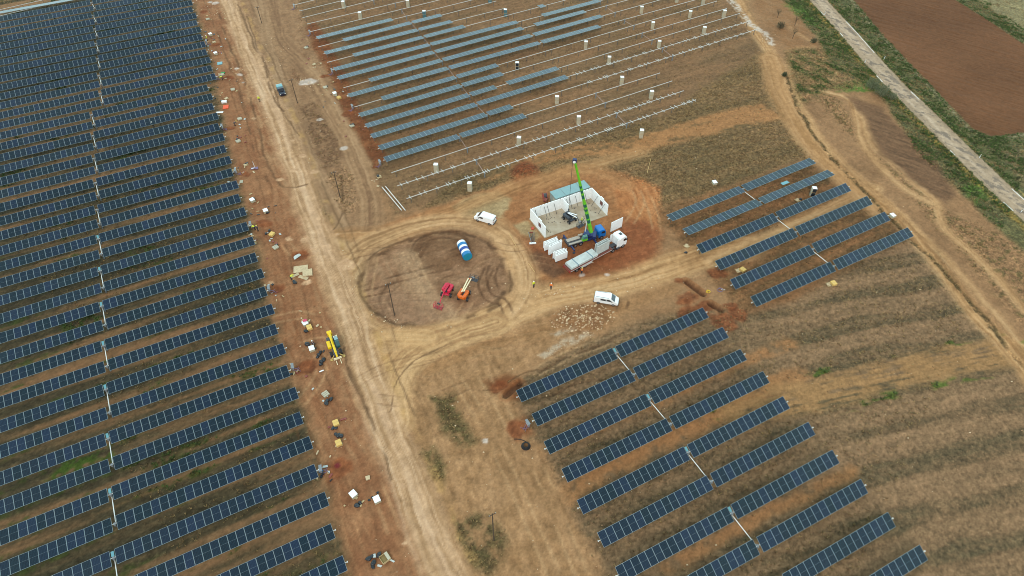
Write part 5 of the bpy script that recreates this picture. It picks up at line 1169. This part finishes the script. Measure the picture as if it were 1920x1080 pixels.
# electrical cabinets at the row ends, each by its trench
CB = [(389,84.5,'topmost'),(405,149.5,'second from the top'),(418.5,244,'third from the top'),(444,327.5,'fourth from the top'),(472,427.5,'fifth from the top, at the two people'),(507,548.5,'sixth from the top, below the cardboard'),(551.5,695,'seventh from the top, below the telehandler'),(604,886,'lowest, at the purple heap')]
def cabinet(px, py, rz, label, grp):
    p = GP(px,py); r = empty('string_cabinet', p, rz, label, 'cabinet', grp)
    part('cabinet_box', mat('cabinet_grey',(128,134,142),.5), [('b',0,0,1.15,1.0,.32,.8)], r, bevel=.03); part('cabinet_door', mat('cabinet_door_pale',(168,176,182),.4), [('b',0,-.17,1.15,.86,.02,.66)], r)
    for s in (-1,1): part('post', M_post, [('b',s*.45,.12,.6,.08,.08,1.5)], r)
    part('canopy', M_grey, [('b',0,-.02,1.62,1.2,.5,.04)], r)
    part('cable_bundle', M_purple, [('t',[(-.3,0,.8),(-.35,-.1,.4),(-.2,-.5,.06),(.2,-1.0,.05)],.05),('t',[(.1,0,.8),(.15,-.2,.4),(.3,-.6,.06),(.6,-.9,.05)],.05),('t',[(.3,0,.8),(.4,-.1,.3),(.0,-.8,.08),(-.5,-1.2,.06)],.04)], r)
for x,y,l in CB: cabinet(x,y,R(105),'grey cabinet at the left array\'s row ends, '+l,'cabinets of the left array')
for x,y,l in ((552.8,17,'topmost'),(582,66,'second from the top'),(624,139,'third from the top'),(662,206.5,'fourth from the top'),(713.5,311,'lowest')): cabinet(x,y,R(-60),'grey cabinet on posts at the middle array\'s ends, '+l,'cabinets of the middle array')
cabinet(989.5,800,R(-60),'grey cabinet at the second row of the lower right array','cabinet of the lower right array')
# ------------------------------------------------------------------ stacks of boxed modules
ST = [(644.8,17,0),(765,14,0),(675.7,37,0),(796,34.5,1),(918.6,7,1),(947.8,32,1),(969.7,132,2),(1202.4,26,0),(1268.8,5.5,0),(1318,10,0),(1356.8,34,0),(1293,35,0),(1223.3,55.5,0),(1098,93,0),(1319.4,65,0),(1235,91,0),(1141.5,122,0),(1165.3,160,0),(1044,196,0),(1220.6,187,0),(1084.6,234,0),(1201.9,260,0),(972.9,274,0),(818.2,325,0),(881.2,360,0),(1522.7,369,2)]
STL = ['pale stack in the top left of the middle array','pale stack cut by the top edge, middle array','pale stack half behind the topmost panelled row','teal stack behind the second panelled row','teal stack at the very top of the middle array','teal stack standing between bare tubes near the top','white topped stack with a dark face inside the middle array',
 'pale stack near the top, left of four at the right','pale stack cut by the top edge, right part','grey stack cut by the top edge, farthest right','pale stack nearest the perimeter track','pale stack left of the one nearest the perimeter track','wide pale stack, middle of the upper right tubes','pale stack right of the longest panelled row','pale stack among the crossbars close to the perimeter track','pale stack standing just above the crossbarred tube','pale stack right of the detached panelled row end','pale stack above the two short bare tubes','pale stack half hidden by a bare tube, right of the panels','slim pale stack at the crossbars\' right end','pale stack left above the frontmost tubes','weathered pale stack alone in the stubble','pale stack on the second frontmost tube, centre','pale stack on the second frontmost tube, left','pale stack in front of the frontmost tube','white topped dark faced stack in the six-row right array']
for (x,y,k),lb in zip(ST,STL):
    p = GP(x,y); q = rb.uniform(-.12,.12); r = empty('module_stack', (p.x,p.y+.5,p.z), R(-6)+q, lb, 'box stack', 'stacks of boxed modules')
    side = [M_carton, mat('teal_carton',(64,110,118),.6,noise=.1), M_carton][k]
    for lv in (0,1):
        z0 = lv*1.62
        part('pallet_base', M_wood, [('b',0,0,z0+.06,1.2,1.15,.12)], r); o = part('carton', side, [('b',rb.uniform(-.03,.03),0,z0+.86,1.2,1.15,1.46)], r, bevel=.02)
        part('carton_band', M_wood if k==0 else M_grey, [('b',0,0,z0+.5,1.215,1.165,.05),('b',0,0,z0+1.15,1.215,1.165,.05)], o)
        if k == 2: part('dark_face', M_darkcarton, [('b',.08,-.585,z0+.86,1.0,.02,1.4)], o)
    part('top_cover', M_white, [('b',0,0,3.25,1.24,1.2,.05)], r); r.scale = (.86,.86,.76*rb.uniform(.94,1.03))
# ------------------------------------------------------------------ poles, pipes, coil, stakes
for (bx,by),(tx,ty),lb in (((491,43.8),(482.6,12.6),'dark wooden pole by the haul road, topmost'),((558,193.5),(545.7,148.3),'dark wooden pole right of the pickup'),((638,370.4),(628.2,321.5),'dark wooden pole in the grass patch below the middle array'),((740,591),(728,531),'dark wooden pole inside the dirt loop'),((926,1013),(923.3,963.3),'dark wooden pole in the grass patch near the bottom')):
    p = GP(bx,by); h = 3.0
    while h < 13 and proj((p.x,p.y,p.z+h))[1] > ty: h += .1
    r = empty('utility_pole', p, 0, lb, 'pole', 'wooden poles'); part('mast', M_wood2, [('c',(0,0,-.3),(0,0,h),.12,.08,10)], r)
    part('crossarm', M_wood2, [('b',0,0,h-.35,1.2,.10,.12,.5)], r)
    for s in (-1,0,1): part('insulator', M_pgrey, [('c',(s*.5*math.cos(.5),s*.5*math.sin(.5),h-.29),(s*.5*math.cos(.5),s*.5*math.sin(.5),h-.1),.05,.035,8)], r)
for (x0,y0,x1,y1,l) in ((716.4,351,753.1,394.8,'left'),(723.0,350,760,394.8,'right')):
    A, B = GP(x0,y0), GP(x1,y1); part_ = part('white_tube', M_shaft, [('c',(0,0,.1),(B.x-A.x,B.y-A.y,.1),.09,None,8)]); part_.location = (A.x,A.y,0); tag(part_, l+' of the two white tubes lying side by side on the earth', 'tube', 'white tubes on the ground')
p = GP(986,837); r = empty('conduit_coil', p, 0, 'coil of black corrugated pipe with a loose curved tail', 'pipe coil')
bmc = [('t',[(.75*math.cos(a*math.tau/20)*(1-.12*k),.75*math.sin(a*math.tau/20)*(1-.12*k),.1+.12*k) for a in range(21)],.075) for k in range(4)]
part('coil', M_black, bmc, r)
tailp = [Vector((GP(x,y)-p).to_tuple()) for x,y in ((964,824),(968,823.5),(975,824),(982,826),(989,830),(993,835))]; part('loose_tail', M_black, [('t',[(v.x,v.y,.08) for v in tailp],.07)], r)
for (a,b,nm) in (((953.9,437.6),(968.3,463),'upper'),((991,494),(1002,510),'lower')):
    A, B = GP(*a), GP(*b); o = part('marking_lath', mat('pale_lath',(214,180,120),.8), [('c',(0,0,.08),(B.x-A.x,B.y-A.y,.08),.045,None,6)]); o.location = A; tag(o, f'{nm} thin pale lath lying west of the building', 'lath')
o = part('marking_lath', mat('pale_lath',(0,0,0)), [('c',(0,0,0),((GP(1213,326)-GP(1220.5,297)).x,(GP(1213,326)-GP(1220.5,297)).y,.1),.045,None,6)]); o.location = GP(1220.5,297,.05); tag(o,'thin pale lath lying in the stubble above the right array','lath')
for k,(x,y) in enumerate(((1657,111.5),(1836,296),(1621,118),(1914,398),(1546,28))):
    p = GP(x,y); r = empty('road_marker_post', (p.x,p.y,max(p.z,.1)), 0, f'slim white marker post beside the paved road, {["upper one on its far side","lower one on its far side","upper one on its near side","lowest one on its near side","topmost one"][k]}', 'marker post', 'roadside posts')
    part('post', M_white, [('b',0,0,.5,.12,.1,1.0)], r); part('reflector', M_black, [('b',0,0,.85,.13,.11,.12)], r)
# yellow plant heap and cable reel near the trenches on the right
p = GP(1327.6,548); r = empty('yellow_hose_heap', p, 0, 'small tangle of yellow hose beside the trench', 'hose'); part('hose', M_yellow, [('t',[(.5*math.cos(a*.9)*(1-.04*a),.4*math.sin(a*.9),.05+.02*a) for a in range(12)],.05)], r)
p = GP(1350,545); r = empty('cable_reel', p, .4, 'dark violet cable tangle with white ends beside the trench', 'cable'); part('cable', M_purple, [('t',[(.7*math.cos(a*.8)*(1-.05*a),.5*math.sin(a*.8),.06+.03*a) for a in range(11)],.07)], r); part('white_end', M_white, [('b',.5,.1,.12,.4,.12,.1,.3),('b',.9,-.2,.1,.3,.12,.1)], r)
# ------------------------------------------------------------------ bushes, bare trees
def leafy(bm, n, c, rad, leaf, rnd, flat=.8):
    for _ in range(n):
        u = Vector((rnd.gauss(0,1),rnd.gauss(0,1),rnd.gauss(0,1))).normalized()*(rnd.random()**.45)
        lump = 1+.28*math.sin(u.x*5+c[0])*math.cos(u.y*6+c[1])
        p = Vector((c[0]+u.x*rad*lump, c[1]+u.y*rad*lump, c[2]+u.z*rad*flat*lump))
        if p.z < .05: continue
        e = Vector((rnd.gauss(0,1),rnd.gauss(0,1),rnd.gauss(0,1))).normalized(); f = e.cross(Vector((rnd.gauss(0,1),rnd.gauss(0,1),rnd.gauss(0,1)))).normalized(); s = leaf*rnd.uniform(.6,1.4)
        vs = [bm.verts.new(p+e*s), bm.verts.new(p+f*s*.5), bm.verts.new(p-e*s), bm.verts.new(p-f*s*.5)]; fc = bm.faces.new(vs); fc.material_index = rnd.choice((0,0,1))
def bush(px, py, rad, label, m1, m2, name='bush', n=2600):
    p = GP(px,py); r = empty(name, p, 0, label, 'bush', 'bushes by the paved road'); rnd = random.Random(int(px))
    bm = bmesh.new(); leafy(bm, n, (0,0,rad*.75), rad, .11, rnd); part('crown', [m1,m2], bm, r)
    part('stem', M_wood2, [('c',(0,0,-.1),(rnd.uniform(-.3,.3),rnd.uniform(-.3,.3),rad*.8),.07,.03,6) for _ in range(5)], r)
L1_ = mat('olive_leaf',(92,100,70),.8,objvar=.1); L2_ = mat('grey_leaf',(124,126,98),.8); L3_ = mat('dry_twig_leaf',(104,88,66),.9); L4_ = mat('dark_leaf',(62,72,46),.85)
bush(1634,166,2.0,'left grey green bush beside the paved road',L1_,L2_); bush(1650.5,179,2.2,'right and larger grey green bush beside the paved road',L1_,L2_)
bush(1463,53,1.4,'brown dry bush near the top of the perimeter track',L3_,L4_,n=1300); bush(1470,143,.8,'small dark bush by the perimeter track bend',L4_,L4_,n=700)
bush(1672,186,1.3,'pale small bush just below the two grey green ones',L2_,L1_,n=1100); bush(1525,80,1.0,'dark low bush where the side path turns',L4_,L3_,n=800)
def bare_tree(px, py, h, label):
    p = GP(px,py); r = empty('bare_tree', p, 0, label, 'tree', 'small bare trees'); rnd = random.Random(int(px*3))
    part('trunk', M_wood2, [('c',(0,0,-.1),(.05,.03,h*.55),.10,.05,7)], r)
    tw = []
    for k in range(16):
        a = rnd.uniform(0,math.tau); z0 = rnd.uniform(.3,.55)*h; ln = rnd.uniform(.35,.6)*h; e = (math.cos(a)*ln*.55, math.sin(a)*ln*.55, z0+ln*.8); tw.append(('c',(.03,.02,z0),e,.035,.008,4))
        for q in range(3): b = rnd.uniform(0,math.tau); tw.append(('c',(e[0]*.6,e[1]*.6,z0+ln*.48),(e[0]*.6+math.cos(b)*.5,e[1]*.6+math.sin(b)*.5,z0+ln*.48+.5),.015,.005,3))
    part('branches', L3_, tw, r)
    bm = bmesh.new(); leafy(bm, 160, (0,0,h*.75), h*.35, .07, rnd); part('crown', [L4_,L3_], bm, r)
bare_tree(1457.5,33,3.0,'bare young tree, leftmost of three near the top'); bare_tree(1490,48,3.4,'bare young tree, upper right of three near the top'); bare_tree(1486,72,3.6,'bare young tree, lowest of three near the top')
# ------------------------------------------------------------------ rubble, stones, grass: uncountable scatter
def scatter(name, mlist, pts, size, label, cat, stone=True, seed=1, colf=None):
    rnd = random.Random(seed); V = []; F = []; MI = []
    for i,(x,y,s) in enumerate(pts):
        z = hz(x,y); b = len(V); s *= size
        if stone:
            a = rnd.uniform(0,3)
            for k in range(5): t = a+k*math.tau/5; q = s*rnd.uniform(.7,1.2); V.append((x+math.cos(t)*q,y+math.sin(t)*q*.75,z-.02))
            for k in range(5): t = a+.3+k*math.tau/5; q = s*rnd.uniform(.35,.7); V.append((x+math.cos(t)*q,y+math.sin(t)*q*.75,z+s*rnd.uniform(.5,.8)))
            for k in range(5): F.append((b+k,b+(k+1)%5,b+5+(k+1)%5,b+5+k)); MI.append(i%len(mlist))
            F.append(tuple(b+5+k for k in range(5))); MI.append(i%len(mlist))
        else:
            mi = colf[i] if colf else i%len(mlist)
            for k in range(5):
                t = rnd.uniform(0,math.tau); r_ = s*rnd.uniform(.1,.6); bx_, by_ = x+math.cos(t)*r_*.5, y+math.sin(t)*r_*.5; t2 = rnd.uniform(0,math.tau); wv = s*.16
                b = len(V); V += [(bx_+math.cos(t2)*wv,by_+math.sin(t2)*wv,z-.02),(bx_-math.cos(t2)*wv,by_-math.sin(t2)*wv,z-.02),(bx_+math.cos(t)*s*.55,by_+math.sin(t)*s*.55,z+s*rnd.uniform(.5,1.0))]
                F.append((b,b+1,b+2)); MI.append(mi)
    me = bpy.data.meshes.new(name); me.from_pydata(V,[],F)
    for m in mlist: me.materials.append(m)
    me.polygons.foreach_set('material_index', MI); o = bpy.data.objects.new(name, me); COL.link(o); tag(o, label, cat, kind='stuff'); return o
rn = random.Random(77); c = G(1092,597); pts = []
for _ in range(430):
    a = rn.uniform(0,math.tau); q = rn.random()**.7; pts.append((c.x+math.cos(a)*q*6.8, c.y+math.sin(a)*q*3.9+math.cos(a)*q*.6, rn.choice((.5,.6,.8,1.0,1.5))))
for _ in range(150):
    t = rn.random(); a = G(1015,668); b = G(1110,622); pts.append((a.x+(b.x-a.x)*t+rn.gauss(0,.5), a.y+(b.y-a.y)*t+rn.gauss(0,.5), rn.choice((.3,.4,.6))))
scatter('rubble', [M_stone, mat('brown_stone',(160,124,90),.9), mat('pale_stone',(204,182,148),.9)], pts, .17, 'scattered broken pale stones below the second white van', 'rubble', seed=5)
pts = []
for (x0,y0,x1,y1,n,sg) in ((440,128,470,160,40,1.2),(380,2,415,30,60,1.6),(425,0,450,20,20,1),(510,60,530,100,16,1),(650,470,672,600,26,.6),(700,590,760,612,40,.6),(1000,560,1080,535,50,.5),(555,150,595,160,60,1.5),(1425,60,1448,84,60,1.2),(560,250,700,330,40,8),(780,700,960,1060,50,10),(470,0,560,300,60,5),(620,700,760,1060,40,6),(1100,500,1240,540,30,3),(760,440,950,600,30,5),(1000,620,1200,1060,70,12),(1300,590,1900,1000,120,25),(1000,200,1500,380,60,15)):
    for _ in range(n):
        t = rn.random(); p = G(x0+(x1-x0)*t,y0+(y1-y0)*t); pts.append((p.x+rn.gauss(0,sg),p.y+rn.gauss(0,sg),rn.choice((.3,.4,.5,.9))))
scatter('loose_stones', [M_stone, mat('pale_stone',(0,0,0)), mat('brown_stone',(0,0,0))], pts, .22, 'loose pale stones strewn over the bare earth', 'stones', seed=6)
rd_ = random.Random(31); dv = []; dfc = []; dm = []
for (px0,py0) in [(x,y) for x,y,*_ in PL_ if x < 760]*4+[(x,y) for x,y,_ in CB]*10:
    p = G(px0+rd_.gauss(0,12), py0+rd_.gauss(0,11)); z = hz(p.x,p.y)+.03; a = rd_.uniform(0,3); sx_, sy_ = rd_.uniform(.12,.45), rd_.uniform(.06,.25); ca, sa = math.cos(a), math.sin(a); b = len(dv); th = rd_.uniform(.04,.14)
    for zz in (0,th):
        for u,v in ((-sx_,-sy_),(sx_,-sy_*.8),(sx_*.9,sy_),(-sx_*.8,sy_)): dv.append((p.x+u*ca-v*sa,p.y+u*sa+v*ca,z+zz+rd_.uniform(0,.03)))
    for f in ((0,3,2,1),(4,5,6,7),(0,1,5,4),(1,2,6,5),(2,3,7,6),(3,0,4,7)): dfc.append(tuple(b+i for i in f)); dm.append(len(dv)//8%5)
dme = bpy.data.meshes.new('site_debris'); dme.from_pydata(dv,[],dfc)
for m in (M_ply, M_wood, M_bag, M_pgrey, M_rust): dme.materials.append(m)
dme.polygons.foreach_set('material_index', dm); do = bpy.data.objects.new('site_debris', dme); COL.link(do); tag(do,'small offcuts and torn packaging strewn along the row ends','debris',kind='stuff')
# grass tufts where the soil is overgrown
rs = np.random.RandomState(5); pr = np.clip(veg,0,1)*.9+np.clip(vgreen,0,1)*1.2; pr *= (np.abs(X) < 25+Y*.80)*(Y > 28); pr = pr*(.25+sm(N1*.5+N2*.5,.35,.65)*1.2); pr = np.maximum(pr,0); pr /= pr.sum()
NT = 90000; idx = rs.choice(len(X), NT, p=pr); jx = rs.uniform(-.14,.14,NT); jy = rs.uniform(-.14,.14,NT); sz = rs.uniform(.5,1.5,NT)
g_ = vgreen[idx]; cf = np.where(g_ > .4, rs.choice([0,0,1],NT), rs.choice([2,3,3,4,3,4],NT)).astype(int).tolist()
TG = [mat('tuft_green',(78,100,46),.85),mat('tuft_dark',(66,72,44),.85),mat('tuft_olive',(104,94,62),.9),mat('tuft_straw',(156,132,88),.9),mat('tuft_brown',(118,92,62),.9)]
scatter('grass', TG, [(float(X[i]+a),float(Y[i]+b),float(s)*(1.3 if g > .4 else 1)) for i,a,b,s,g in zip(idx,jx,jy,sz,g_)], .28, 'tufts of dry and green grass on the overgrown soil', 'grass', stone=False, colf=cf, seed=9)
